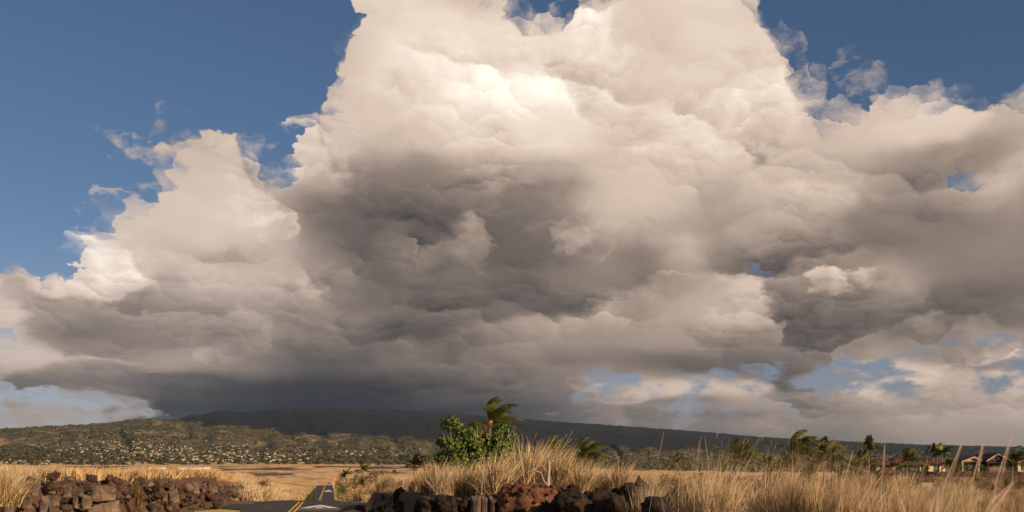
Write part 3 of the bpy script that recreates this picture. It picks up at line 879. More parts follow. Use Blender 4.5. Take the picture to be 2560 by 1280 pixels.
def rest_of_town(ms, CL):
    V, Q, Tr, off = [], [], [], 0
    for _ in range(620):
        cx, cy, sx, sy, cnt, lab = random.choices(CL, [c[4] for c in CL])[0]
        px = random.gauss(cx, sx * 1.5); py = random.gauss(cy, sy * 1.25)
        tl = float(np.interp(px, [p[0] for p in SHADE_LINE], [p[1] for p in SHADE_LINE]))
        if py < tl + 12 or py > 1162: continue
        X, Y, Z, s = on_slope(px, py)
        me = random.choice(ms); sc = random.uniform(0.24, 0.5); a = random.gauss(0, 0.35)
        v = np.array([q.co[:] for q in me.vertices]) * sc
        v = np.stack([v[:, 0] * math.cos(a) - v[:, 1] * math.sin(a) + X, v[:, 0] * math.sin(a) + v[:, 1] * math.cos(a) + Y, v[:, 2] + Z + 2.4], -1)
        V.append(v)
        for f in me.polygons:
            (Q if len(f.vertices) == 4 else Tr).append([i + off for i in f.vertices])
        off += len(v)
    tag(obj('hillside_houses', np_mesh('hillside_houses', np.concatenate(V), [np.array(Q), np.array(Tr)], M_twall)),
        'the many smallest pale houses of the hillside town', 'houses', kind='stuff')

def build_town():
    ms = town_meshes()
    CL = [(300, 1112, 70, 10, 70, 'small pale house in the dense upper cluster of the left hillside town'),
          (420, 1128, 85, 12, 66, 'small pale house in the middle of the hillside town'),
          (560, 1120, 60, 12, 52, 'small pale house on the upper right side of the hillside town'),
          (620, 1143, 85, 8, 46, 'small pale house in the lowest rows of the hillside town above the plain'),
          (150, 1160, 80, 2.5, 18, 'small pale house at the foot of the left hillside'),
          (250, 1092, 45, 5, 12, 'small pale house high on the left hillside'),
          (960, 1122, 75, 10, 34, 'small pale house in the cluster left of the leafy green shrub'),
          (800, 1104, 60, 7, 12, 'small pale house scattered under the dark mountain'),
          (1400, 1112, 45, 4, 8, 'small pale house on the slope above the windblown palms'),
          (1560, 1146, 70, 8, 12, 'small pale house on the slope behind the tall foreground grass'),
          (1850, 1136, 60, 7, 10, 'small pale house on the dark slope near the leaning palms'),
          (2120, 1147, 60, 4, 5, 'small pale house low on the far right slope')]
    n = 0
    for (cx, cy, sx, sy, cnt, lab) in CL:
        for k in range(cnt):
            for _ in range(30):
                px = random.gauss(cx, sx); py = random.gauss(cy, sy)
                tl = float(np.interp(px, [p[0] for p in SHADE_LINE], [p[1] for p in SHADE_LINE]))
                if py > tl + 12 and py < 1162 and px > -40: break
            # houses gather in streets that run along the slope
            py = round(py / 4.5) * 4.5 + random.uniform(-1.0, 1.0)
            X, Y, Z, s = on_slope(px, min(py, 1163))
            o = obj('hillside_house', random.choice(ms), None, (X, Y, Z + 2.6), (0, 0, random.gauss(0, 0.35)), random.uniform(0.34, 0.64))
            tag(o, lab, 'house', 'houses: ' + lab.replace('small pale house ', ''))
            n += 1
            if n >= 300: break
        if n >= 300: break
    rest_of_town(ms, CL)

def ico_unit(sub=1):
    bm = bmesh.new()
    bmesh.ops.create_icosphere(bm, subdivisions=sub, radius=1.0)
    V = np.array([v.co[:] for v in bm.verts]); T = np.array([[v.index for v in f.verts] for f in bm.faces])
    bm.free()
    return V, T

def build_canopy():
    V0, T0 = ico_unit(1)
    n = 26000
    px = RNG.uniform(-120, 2700, n); s = RNG.uniform(0.06, 1.0, n) ** 1.1
    row = mount_row(px, s)
    tl = np.interp(px, [p[0] for p in SHADE_LINE], [p[1] for p in SHADE_LINE])
    dens = fbm(px * 0.014, row * 0.09, 4, 13)
    keep = (dens + RNG.uniform(-.22, .22, n) > 0.42) & ((row > tl - 3) | (RNG.uniform(0, 1, n) < 0.06))
    px, s, dens = px[keep], s[keep], dens[keep]
    X, Y, Z = mount_point(px, s)
    n = len(px)
    R = RNG.uniform(3.0, 7.5, n)
    sc = np.stack([R * RNG.uniform(0.9, 1.6, n), R, R * RNG.uniform(0.55, 1.0, n)], -1)
    jit = RNG.uniform(0.72, 1.25, (n, len(V0), 1))
    V = V0[None] * sc[:, None, :] * jit + np.stack([X, Y, Z + R * 0.35], -1)[:, None, :]
    T = T0[None] + (np.arange(n) * len(V0))[:, None, None]
    row = mount_row(px, s); tl = np.interp(px, [p[0] for p in SHADE_LINE], [p[1] for p in SHADE_LINE])
    upper_shade = sst(6, -6, row - tl)  # crowns above the line coloured darker, as under the cloud
    tone = np.repeat(RNG.uniform(-0.3, 0.22, n) * (1 - 0.5 * upper_shade) - 0.36 * upper_shade, len(V0))
    me = np_mesh('hillside_trees', V.reshape(-1, 3), T.reshape(-1, 3), M_canopy, False, dict(tone=tone))
    tag(obj('hillside_trees', me), 'mottled dark green scrub and trees covering the lower mountain slope', 'trees', kind='stuff')

build_town()
build_canopy()

# far white sheds on the plain
for (p0, p1, py0, py1, Y, lab) in ((372, 408, 1170.5, 1173, 2500, 'long low white shed on the plain, left one of three'),
                                   (446, 500, 1170.5, 1175, 2450, 'long low white shed on the plain, middle and largest of three'),
                                   (508, 520, 1170.5, 1172.5, 2520, 'short low white shed on the plain, right one of three')):
    a, b_ = pix(p0, py1, Y), pix(p1, py0, Y)
    zz = H((a.x + b_.x) / 2, Y)
    t = empty('shed', ((a.x + b_.x) / 2, Y, zz))
    w = b_.x - a.x; hh = 3.2
    obj('wall', box_mesh('wall', -w / 2, w / 2, 0, 18, -1, hh, M_pale), t)
    bm = bmesh.new()
    vs = [bm.verts.new(p) for p in ((-w / 2 - .6, -.6, hh + .05), (w / 2 + .6, -.6, hh + .05), (w / 2 + .6, 18.6, hh + .05), (-w / 2 - .6, 18.6, hh + .05), (-w / 2 - .6, 9, hh + 2), (w / 2 + .6, 9, hh + 2))]
    for f in ((0, 1, 5, 4), (2, 3, 4, 5), (1, 2, 5), (3, 0, 4), (3, 2, 1, 0)): bm.faces.new([vs[i] for i in f])
    obj('roof', bm_mesh('roof', bm, M_twh[0]), t)
    tag(t, lab, 'shed', 'white sheds on the plain')

# ================================================================= grass
def tuft(name, n, hgt, spread, width, seed, stalks=5, lean=0.10, r0=0.10, segs=4, mt=None, droop=1.0):
    r = np.random.default_rng(seed)
    ts = np.linspace(0, 1, segs)
    az = r.uniform(0, 2 * np.pi, n)
    tilt = np.abs(r.normal(0, spread, n)) + 0.04
    L_ = hgt * r.uniform(0.55, 1.12, n) * (1 - 0.18 * tilt)
    dr = r.uniform(0.05, 0.55, n) * droop * (0.4 + tilt)
    if stalks:
        tilt[:stalks] = r.uniform(0.05, 0.32, stalks); L_[:stalks] = hgt * r.uniform(1.05, 1.3, stalks); dr[:stalks] = r.uniform(0.05, 0.3, stalks)
    bx = r.normal(0, r0, n); by = r.normal(0, r0, n)
    ca, sa = np.cos(az), np.sin(az)
    P = np.zeros((n, segs, 3))
    x = np.zeros(n); z = np.zeros(n)
    prev = 0
    for i, t in enumerate(ts):
        dt = (t - prev) * L_
        ang = tilt + dr * 2.0 * t * t
        x = x + np.sin(ang) * dt; z = z + np.cos(ang) * dt
        P[:, i, 0] = bx + x * ca + lean * z * t; P[:, i, 1] = by + x * sa; P[:, i, 2] = z - 0.05
        prev = t
    # blade width direction: random around the blade
    wa = r.uniform(0, np.pi, n)
    wd = np.stack([np.cos(wa), np.sin(wa), np.zeros(n)], -1)
    wf = np.array([1.0, 0.95, 0.6, 0.12, 0.05])[:segs] if segs > 3 else np.array([1.0, 0.7, 0.08])
    Wd = width * r.uniform(0.6, 1.3, n)
    A = P + wd[:, None, :] * (Wd[:, None] * wf[None])[:, :, None]
    B = P - wd[:, None, :] * (Wd[:, None] * wf[None])[:, :, None]
    V = np.stack([A, B], 2).reshape(n, segs * 2, 3)
    q = []
    for i in range(segs - 1): q.append((2 * i, 2 * i + 1, 2 * i + 3, 2 * i + 2))
    Q = np.array(q)[None] + (np.arange(n) * segs * 2)[:, None, None]
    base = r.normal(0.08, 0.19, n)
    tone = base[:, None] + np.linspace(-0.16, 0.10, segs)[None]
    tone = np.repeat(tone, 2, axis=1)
    V = V.reshape(-1, 3); Q = Q.reshape(-1, 4); tone = tone.ravel()
    # thin seed heads on the stalks
    if stalks:
        ev, eq, et = [V], [Q], [tone]
        off = len(V)
        for k in range(stalks):
            e = P[k, -1]; d = P[k, -1] - P[k, -2]; d = d / (np.linalg.norm(d) + 1e-6)
            m = 40
            tt = r.uniform(-0.14, 0.0, m)
            a2 = r.uniform(0, 2 * np.pi, m)
            c = e + d * tt[:, None] * hgt
            side = np.stack([np.cos(a2), np.sin(a2), r.uniform(0.3, 1.2, m)], -1)
            tip = c + side * width * 2.0
            w2 = np.stack([np.sin(a2), -np.cos(a2), np.zeros(m)], -1) * width * 0.45
            vv = np.stack([c - w2, c + w2, tip, tip], 1).reshape(-1, 3)
            ev.append(vv); et.append(np.full(len(vv), 0.25))
            eq.append(np.array([[0, 1, 2, 3]])[None].repeat(m, 0).reshape(m, 4) + (np.arange(m) * 4)[:, None] + off)
            off += len(vv)
        V = np.concatenate(ev); Q = np.concatenate(eq); tone = np.concatenate(et)
    return np_mesh(name, V, Q, mt or M_grass, False, dict(tone=tone))

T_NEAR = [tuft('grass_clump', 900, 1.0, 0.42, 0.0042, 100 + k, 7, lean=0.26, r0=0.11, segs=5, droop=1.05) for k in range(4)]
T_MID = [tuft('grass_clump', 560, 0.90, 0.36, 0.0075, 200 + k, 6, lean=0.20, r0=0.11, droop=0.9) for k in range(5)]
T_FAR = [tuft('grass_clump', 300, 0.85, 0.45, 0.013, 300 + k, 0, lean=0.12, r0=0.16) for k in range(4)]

def clump(px, py, Y, hpx, lab, meshes, wide=1.0, group=None, ground=True):
    """grass clump with its foot at photograph pixel px, py and hpx pixels tall"""
    p = pix(px, py, Y)
    z = H(p.x, Y)
    h = hpx / F * Y / 0.85
    o = obj('grass_clump', random.choice(meshes), None, (p.x, Y, z if ground else p.z), (random.uniform(-.06, .06), random.uniform(-.04, .08), random.uniform(-.5, .5)),
            (h * wide, h * wide, h))
    return tag(o, lab, 'grass', group)

# the clumps one can point to
NAMED = [(1235, 1240, 25.3, 118, 'bright straw grass clump standing on the basalt block ledge', T_MID, 1.0),
         (1165, 1246, 26.5, 84, 'straw grass clump half in shade left of the brightest ledge clump', T_MID, 1.1),
         (1105, 1262, 28.0, 74, 'dark shaded grass clump low on the shadowed road bank', T_MID, 1.2),
         (1200, 1236, 28.5, 84, 'straw grass clump hiding the foot of the green shrub', T_MID, 1.1),
         (1275, 1226, 28.5, 92, 'straw grass clump right in front of the green shrub', T_MID, 1.1),
         (1322, 1220, 27.5, 140, 'tall pale grass clump behind the red cinder mound', T_MID, 1.1),
         (1350, 1222, 28.5, 124, 'tall pale grass clump directly behind the weathered dead trunk', T_MID, 1.1),
         (1402, 1222, 27.0, 108, 'yellow green grass clump right of the weathered dead trunk', T_MID, 1.1),
         (1455, 1240, 25.2, 92, 'straw grass clump right of the red cinder mound', T_MID, 1.2),
         (1500, 1240, 25.5, 84, 'straw grass clump behind the small brown lava lumps', T_MID, 1.2),
         (1550, 1240, 25.0, 90, 'straw grass clump behind the black lava spire', T_MID, 1.1),
         (1622, 1292, 17.5, 165, 'tall straw grass clump growing out of the black lava boulders', T_NEAR, 0.75),
         (1735, 1310, 14.0, 190, 'left half of the widest straw clump right of the lava boulders', T_NEAR, 0.85),
         (1795, 1318, 13.5, 215, 'largest spreading straw grass clump right of the lava boulders', T_NEAR, 0.85),
         (1915, 1330, 12.5, 215, 'tall straw grass clump in front of the short palms', T_NEAR, 0.8),
         (1985, 1330, 12.0, 225, 'tall straw grass clump in front of the tallest windswept palm', T_NEAR, 0.8),
         (2085, 1335, 11.5, 230, 'tall upright straw grass clump right of the pale trunked palm', T_NEAR, 0.75),
         (2150, 1335, 11.5, 190, 'straw grass clump below the star shaped palm', T_NEAR, 0.9),
         (2245, 1345, 10.5, 215, 'arching grass clump in front of the hip roofed house', T_NEAR, 1.0),
         (2330, 1345, 10.5, 190, 'straw grass clump below the right end of the hip roofed house', T_NEAR, 0.9),
         (2440, 1350, 10.0, 180, 'straw grass clump below the smaller gabled house', T_NEAR, 0.9),
         (2540, 1350, 10.0, 200, 'straw grass clump at the lower right corner', T_NEAR, 0.9),
         (8, 1262, 42.0, 85, 'windblown grass clump at the left edge of the lava bank', T_MID, 1.25),
         (0, 1232, 45.0, 62, 'upper grass clump at the left edge above the lava bank', T_MID, 1.2)]
for (px, py, Y, hp, lab, ms, wd) in NAMED:
    clump(px, py, Y, hp * (1.0 if px > 1600 else 1.05), lab, ms, wd, ground=(px > 60))

LANDMARKS = [(1180, 'the shadowed road bank'), (1300, 'the green shrub'), (1420, 'the weathered dead trunk'), (1520, 'the orange-tinged palm'), (1620, 'the small low palm'), (1730, 'the slim distant palm'),
             (1880, 'the leftmost lower house'), (1960, 'the short palms'), (2030, 'the tallest palm'), (2110, 'the pale trunked palm'), (2200, 'the star shaped palm'), (2300, 'the yellowish palm'),
             (2380, 'the palm pair'), (2455, 'the smaller gabled house'), (2530, 'the large gabled house'), (9999, 'the right edge')]
BANKMARKS = [(985, 'its far end'), (1035, 'the tiny palm top'), (1085, 'the palm left of the shrub'), (1140, 'the left foot of the shrub'), (9999, 'the basalt ledge')]
LEFTMARKS = [(120, 'the leftmost leaning columns'), (300, 'the biggest basalt block'), (450, 'the stacked upright stones'), (9999, 'the far thin columns')]
def scatter(n, pxr, Yr, hm, lab, grp, meshes, wide=(0.9, 1.3), reject=None, marks=None, rel='below'):
    k = 0
    for _ in range(n * 6):
        if k >= n: break
        px = random.uniform(*pxr); Y = math.exp(random.uniform(math.log(Yr[0]), math.log(Yr[1])))
        X = (px - 1280) / F * Y
        if reject and reject(px, X, Y): continue
        z = H(X, Y)
        h = random.uniform(*hm) / 0.85
        w = random.uniform(*wide)
        o = obj('grass_clump', random.choice(meshes), None, (X, Y, z), (random.uniform(-.06, .06), random.uniform(-.04, .08), random.uniform(-.6, .6)), (h * w, h * w, h))
        mk = next(m for lim, m in (marks or LANDMARKS) if px < lim)
        tag(o, '%s %s %s' % (lab, rel, mk), 'grass', '%s %s %s' % (grp, rel, mk))
        k += 1

def rock_zone(px, X, Y):
    return (1150 < px < 1700 and Y < 24.5)
scatter(50, (1440, 2640), (15, 29), (0.24, 0.52), 'low straw grass clump on the right bank', 'bank grass', T_MID, reject=rock_zone)
scatter(26, (1690, 2640), (10.5, 15), (0.28, 0.52), 'fine straw grass clump in the foreground', 'foreground grass', T_NEAR, wide=(1.0, 1.4))
scatter(34, (1180, 1560), (25.5, 36), (0.32, 0.58), 'straw grass clump behind the cinder mound', 'grass behind the mound', T_MID, rel='near')
scatter(58, (930, 1195), (25.6, 85), (0.50, 0.95), 'straw grass clump on the shadowed road bank', 'road bank grass', T_MID, rel='at', marks=BANKMARKS,
        reject=lambda px, X, Y: X < float(edge_r(Y)) + 0.35)
scatter(12, (1480, 2640), (30, 55), (0.45, 0.8), 'straw grass clump behind the foreground grass', 'grass behind', T_FAR)
scatter(60, (-60, 560), (50, 92), (0.55, 1.05), 'golden grass clump on the left lava bank', 'left bank grass', T_FAR, marks=LEFTMARKS, rel='above',
        reject=lambda px, X, Y: X > float(edge_l(Y)) - 1.6 or X < float(edge_l(Y)) - 9)

def verge_grass(name, n, pxr, Yr, hm, lab, reject):
    """mounds of grass beside the far road that merge into one mass"""
    P_ = []
    for _ in range(n * 8):
        if len(P_) >= n: break
        px = random.uniform(*pxr); Y = math.exp(random.uniform(math.log(Yr[0]), math.log(Yr[1])))
        X = (px - 1280) / F * Y
        if not reject(px, X, Y): P_.append((X, Y, H(X, Y)))
    Vs, Qs, Ts, off = [], [], [], 0
    for (X, Y, z) in P_:
        me = random.choice(T_FAR)
        v = np.empty(len(me.vertices) * 3, dtype=np.float32); me.vertices.foreach_get('co', v); v = v.reshape(-1, 3).copy()
        q = np.empty(len(me.loops), dtype=np.int32); me.loops.foreach_get('vertex_index', q); q = q.reshape(-1, 4)
        t = np.empty(len(v), dtype=np.float32); me.attributes['tone'].data.foreach_get('value', t)
        h = random.uniform(*hm) / 0.85; w = h * random.uniform(1.3, 1.9); a = random.uniform(0, 6.28)
        v = np.stack([(v[:, 0] * math.cos(a) - v[:, 1] * math.sin(a)) * w + X, (v[:, 0] * math.sin(a) + v[:, 1] * math.cos(a)) * w + Y, v[:, 2] * h + z], -1)
        Vs.append(v); Qs.append(q + off); Ts.append(t + random.uniform(-.1, .12)); off += len(v)
    me = np_mesh(name, np.concatenate(Vs), np.concatenate(Qs), M_grass, False, dict(tone=np.concatenate(Ts)))
    tag(obj(name, me), lab, 'grass', kind='stuff')
verge_grass('verge_grass', 150, (596, 805), (103, 330), (0.9, 2.0), 'golden grass mounds along the left verge of the far road',
            lambda px, X, Y: X > float(edge_l(Y)) + 0.6 or X < float(edge_l(Y)) - 22)
verge_grass('verge_grass', 70, (838, 960), (104, 330), (0.8, 1.6), 'tan grass mounds along the right verge of the far road',
            lambda px, X, Y: X < float(edge_r(Y)) + 0.2 or X > float(edge_r(Y)) + 20)

def build_plain_grass():
    """far tufts too many to count"""
    n = 30000
    px = RNG.uniform(-150, 2750, n); Y = np.exp(RNG.uniform(math.log(60), math.log(1900), n))
    X = (px - 1280) / F * Y
    Z, bl, br = land(X, Y)
    ok = (np.maximum(bl, br) > 0.93) & (fbm(X * 0.02, Y * 0.008, 4, 5) + RNG.uniform(-.1, .1, n) < 0.56)
    ok &= ~((X > 0.03 * Y) & (Y < 330))
    X, Y, Z = X[ok], Y[ok], Z[ok]
    n = len(X)
    S = np.interp(Y, [60, 300, 1900], [0.8, 1.2, 2.4]) * RNG.uniform(0.6, 1.2, n)
    nb = 7
    az = RNG.uniform(0, 6.28, (n, nb)); tl = np.abs(RNG.normal(0, 0.45, (n, nb)))
    ln = S[:, None] * RNG.uniform(0.6, 1.1, (n, nb))
    base = np.stack([X[:, None] + np.cos(az) * 0.16 * S[:, None], Y[:, None] + np.sin(az) * 0.16 * S[:, None], np.repeat(Z[:, None], nb, 1) - 0.05], -1)
    tip = base + np.stack([np.cos(az) * np.sin(tl) * ln + 0.1 * ln, np.sin(az) * np.sin(tl) * ln, np.cos(tl) * ln * 0.85], -1)
    wa = RNG.uniform(0, 3.14, (n, nb))
    wv = np.stack([np.cos(wa), np.sin(wa), np.zeros((n, nb))], -1) * (S[:, None] * 0.11)[..., None]
    V = np.stack([base - wv, base + wv, tip], 2).reshape(-1, 3)
    T = np.arange(len(V)).reshape(-1, 3)
    tone = np.repeat(RNG.normal(0.05, 0.10, n * nb), 3)
    me = np_mesh('plain_grass', V, T, M_fgrass, False, dict(tone=tone))
    tag(obj('plain_grass', me), 'dry golden grass covering the plain and the fields beside the road', 'grass', kind='stuff')
build_plain_grass()

# ================================================================= rocks
def lump(name, seed, mt, sub=3, rough=0.28, freq=1.6, cuts=7, flat=True):
    """irregular boulder of about unit radius: a noisy ball cut by random planes"""
    r = random.Random(seed)
    V, T = ico_unit(sub)
    off = Vector((r.uniform(-50, 50), r.uniform(-50, 50), r.uniform(-50, 50)))
    planes = []
    for _ in range(cuts):
        d = Vector((r.gauss(0, 1), r.gauss(0, 1), r.gauss(0, 0.8))).normalized()
        planes.append((d, r.uniform(0.62, 0.92)))
    out = []
    for v in V:
        p = Vector(v)
        k = 1.0
        for d, h in planes:
            c = p.dot(d)
            if c > 1e-4: k = min(k, h / c) if c * k > h else k
        p = p * k
        n1 = mnoise.fractal(p * freq + off, 1.0, 2.1, 4)
        p = p * (1 + rough * n1)
        out.append(tuple(p))
    return np_mesh(name, np.array(out), T, mt, not flat)

def block(name, seed, w, d, h, mt, jag=0.06, sides=5):
    """upright broken basalt column or block, foot at z = 0: a box split along random planes and worn"""
    r = random.Random(seed)
    bm = bmesh.new()
    bmesh.ops.create_cube(bm, size=2.0)
    bmesh.ops.subdivide_edges(bm, edges=bm.edges[:], cuts=4, use_grid_fill=True)
    planes = []
    for _ in range(5 + sides):
        a = r.uniform(0, 6.28)
        e = r.choice((0, 0, r.uniform(-.5, .9)))
        dd = Vector((math.cos(a) * math.cos(e), math.sin(a) * math.cos(e), math.sin(e)))
        planes.append((dd, r.uniform(0.82, 1.10)))
    planes.append((Vector((r.uniform(-.5, .5), r.uniform(-.4, .2), 1)).normalized(), r.uniform(0.75, 0.92)))
    off = Vector((r.uniform(-60, 60), r.uniform(-60, 60), 0))
    tw = r.uniform(-.18, .18)
    for v in bm.verts:
        p = v.co.copy()
        k = 1.0
        for dd, hh in planes:
            c = p.dot(dd)
            if c * k > hh: k = hh / c
        p *= k
        q = Vector((p.x * w * 0.5, p.y * d * 0.5, (p.z + 1) * h * 0.5))
        n = mnoise.noise_vector(q * 5.0 / max(w, 0.3) * 0.5 + off)
        q += Vector((n.x * w, n.y * d * 0.7, n.z * h * 0.6)) * jag
        q.x += tw * w * (p.z * 0.5)
        v.co = q
    return bm_mesh(name, bm, mt)

RUB = [lump('lava_rock', 500 + k, M_lava, 3, 0.50, 1.9, 10) for k in range(7)]
BLK = [lump('lava_rock', 520 + k, M_blacklava, 3, 0.55, 2.4, 5, flat=True) for k in range(5)]
BAS = [lump('lava_rock', 540 + k, M_basalt, 2, 0.18, 1.6, 9) for k in range(5)]

def left_bank():
    t = empty('lava_bank', (-21.5, 60, float(road_z(60))))
    tag(t, 'brown lava rock bank with basalt columns along the left of the road', 'rock bank')
    def depth_at(px):           # the bank follows a line nearly along the view
        return float(np.interp(px, [-80, 0, 100, 200, 300, 400, 500, 545, 600], [43, 46.5, 50, 54.8, 60.5, 67.5, 77, 83, 108]))
    def put(me, name, px, py, Y, rot, sc):
        p = pix(px, py, Y)
        o = obj(name, me, t, p - t.location, rot, sc)
        return o
    COLS = [(52, 1198, 1232, 20, 0.10), (87, 1194, 1238, 17, 0.16), (68, 1236, 1272, 22, 0.05), (108, 1240, 1285, 20, 0.1), (20, 1240, 1290, 26, 0.1), (135, 1237, 1266, 38, -0.04), (167, 1211, 1243, 22, 0.06), (188, 1240, 1270, 14, 0.0),
            (203, 1213, 1241, 11, 0.02), (214, 1238, 1272, 26, 0.05), (255, 1212, 1251, 60, 0.03), (232, 1218, 1248, 14, 0.0), (268, 1251, 1284, 62, -0.05), (225, 1268, 1292, 30, 0.0),
            (428, 1195, 1223, 15, 0.03), (434, 1221, 1256, 30, -0.05), (486, 1205, 1233, 20, 0.12), (509, 1207, 1231, 11, 0.05), (532, 1212, 1232, 26, 0.0), (410, 1228, 1252, 14, 0.1)]
    for k, (px, y0, y1, wpx, lean) in enumerate(COLS):
        Y = depth_at(px) - random.uniform(0.9, 1.6)
        m = Y / F
        w, h = wpx * m, (y1 - y0) * m
        d = min(max(w * 0.8, 0.35), 0.9)
        me = block('basalt_column', 700 + k, w, d, h, M_basalt, 0.14, 4 if w > h * .7 else 5)
        put(me, 'basalt_column', px, y1, Y, (0.05, lean, math.radians(random.uniform(10, 30))), 1)
    for k in range(14):                       # the row of thin columns at the far end
        px = 547 + k * 4.6
        Y = depth_at(px)
        m = Y / F
        me = block('basalt_column', 800 + k, 4.6 * m, 0.4, random.uniform(11, 17) * m, M_basalt, 0.06, 5)
        put(me, 'basalt_column', px, 1226 + 0.03 * (px - 547), Y - 0.3, (0, 0.22, 0.3), 1)
    n = 0
    while n < 190:                            # rubble between and under them
        px = random.uniform(-30, 600)
        Y = depth_at(px) + random.uniform(-0.35, 0.9)
        top = np.interp(px, [0, 100, 180, 300, 440, 460, 520, 600], [1195, 1190, 1192, 1196, 1200, 1212, 1206, 1222])
        bot = np.interp(px, [0, 400, 470, 545, 600], [1300, 1290, 1272, 1268, 1250])
        py = random.uniform(top, bot)
        if any(abs(px - c[0]) < c[3] * 0.55 and c[1] - 2 < py < c[2] for c in COLS): continue
        if 96 < px < 118 and 1205 < py < 1262 or 60 < px < 80 and 1200 < py < 1235: continue       # the open black recesses
        s = random.uniform(0.12, 0.34) * (1.0 if py > 1215 else 0.75)
        me = random.choice(RUB if random.random() < 0.8 else BAS)
        put(me, 'lava_rock', px, py, Y, (random.uniform(-.5, .5), random.uniform(-.5, .5), random.uniform(0, 6)), (s * random.uniform(1.0, 1.7), s * random.uniform(.8, 1.2), s * random.uniform(0.6, 1.1)))
        n += 1
    # low rounded rubble heap at the near corner of the side road
    for k in range(60):
        px = random.uniform(458, 548); py = random.uniform(1240, 1268)
        s = random.uniform(0.18, 0.40)
        put(random.choice(RUB), 'lava_rock', px, py, 80 + random.uniform(-1, 1.2), (random.uniform(0, 6), random.uniform(0, 6), random.uniform(0, 6)), s)
left_bank()

def right_bank():
    t = empty('basalt_ledge', pix(1200, 1285, 24.5))
    tag(t, 'basalt block ledge with squared columns at the bottom centre of the right bank', 'rock ledge')
    def put(me, name, px, py, Y, rot, sc):
        return obj(name, me, t, pix(px, py, Y) - t.location, rot, sc)
    for k, (px, y0, wpx, dY) in enumerate(((1190, 1241, 25, 0.0), (1211, 1240, 18, 0.06), (1231, 1239, 15, 0.02), (1247, 1242, 14, 0.25), (1160, 1246, 26, 0.45), (1262, 1243, 16, 0.4))):
        m = 24.5 / F
        me = block('basalt_column', 900 + k, wpx * m, 0.35, 70 * m, M_basalt, 0.05, 4)
        put(me, 'basalt_column', px, y0 + 70, 24.0 + dY, (0, 0, random.uniform(-.1, .15)), 1)
    for k in range(150):
        Y = 24.5 * math.exp(random.uniform(0, math.log(60 / 24.5)))
        X = float(edge_r(Y)) + random.uniform(-0.05, 0.48)
        z0 = H(X, Y)
        s = random.uniform(0.06, 0.17)
        if k < 45:
            Y = random.uniform(24.0, 24.9); X = (random.uniform(1060, 1180) - 1280) / F * Y; z0 = random.uniform(1.0, 1.34); s = random.uniform(0.05, 0.13)
        obj('lava_rock', random.choice(BLK), t, Vector((X, Y, z0 - random.uniform(0, .08))) - t.location, (random.uniform(0, 6), random.uniform(0, 6), random.uniform(0, 6)), (s * 1.3, s, s))
    # shaded rubble of the road-facing side of the bank
    for k in range(120):
        Y = random.uniform(25, 84)
        X = float(edge_r(Y)) + random.uniform(-0.35, 0.12)
        z0 = H(X, Y)
        s = random.uniform(0.10, 0.26)
        o = obj('lava_rock', random.choice(BLK), t, Vector((X, Y, z0 - 0.05)) - t.location, (random.uniform(0, 6), random.uniform(0, 6), random.uniform(0, 6)), s)
right_bank()

def cinder_mound():
    V, T = ico_unit(5)
    out = []
    for v in V:
        p = Vector(v)
        x, y, z = p.x * 0.95, p.y * 0.8, p.z * 0.62
        z = min(z, 0.50 + 0.03 * p.x)
        q = Vector((x, y, z))
        n = mnoise.fractal(q * 3.1 + Vector((7, 3, 1)), 1.0, 2.1, 6)
        q += p * n * 0.09 + p * 0.035 * mnoise.fractal(q * 12.0, 1.0, 2.1, 5)
        if x > 0.45: q.z -= (x - 0.45) * 0.9          # undercut right-hand shoulder
        out.append(tuple(q))
    p = pix(1335, 1276, 24.0)
    o = obj('cinder_mound', np_mesh('cinder_mound', np.array(out), T, M_cinder, True), None, (p.x, 24.3, 1.14))
    tag(o, 'rust red cinder mound below the weathered post', 'mound')
    CR = [lump('cinder_rock', 560 + k, M_cinder, 2, 0.5, 2.2, 8) for k in range(4)]
    for k in range(70):
        x, y = random.uniform(-0.9, 0.75), random.uniform(-0.85, 0.1)
        e = (x / 0.98) ** 2 + (y / 0.83) ** 2
        if e > 1: continue
        z = min(0.62 * math.sqrt(1 - e), 0.5)
        s = random.uniform(0.02, 0.075)
        obj('cinder_rock', random.choice(CR), o, (x, y, z), (random.uniform(0, 6), random.uniform(0, 6), 0), (s * 1.3, s, s))
cinder_mound()

BOULD = [(1415, 1262, 20, 30, 'b'), (1424, 1238, 20.5, 17, 'k'), (1432, 1225, 21, 14, 'k'), (1455, 1276, 18.5, 42, 'k'), (1495, 1256, 19, 12, 'l'), (1508, 1254, 18.9, 12, 'l'), (1521, 1253, 19, 13, 'l'), (1535, 1256, 19, 12, 'l'),
         (1510, 1274, 18.4, 46, 'k'), (1540, 1270, 18, 34, 'l'), (1548, 1246, 20, 26, 'k'), (1568, 1222, 20, 15, 'k'), (1576, 1240, 20, 28, 'k'), (1604, 1234, 19.5, 28, 'k'), (1600, 1262, 18.5, 40, 'k'), (1638, 1242, 18.5, 24, 'l'),
         (1660, 1258, 18, 36, 'k'), (1690, 1262, 17.5, 34, 'k'), (1470, 1248, 20.4, 20, 'k'), (1440, 1258, 20.5, 20, 'k'), (1376, 1276, 21, 24, 'k'), (1345, 1282, 21, 22, 'l'), (1300, 1284, 22, 18, 'k'), (1640, 1276, 17, 36, 'k'),
         (1700, 1240, 19, 20, 'k'), (1720, 1270, 16, 30, 'k')]
ORD = ['leftmost', 'second from left', 'third from left', 'fourth from left', 'fifth from left', 'sixth from left', 'seventh from left', 'eighth from left', 'ninth from left', 'rightmost']
BOULD.sort()
SEEN = {}
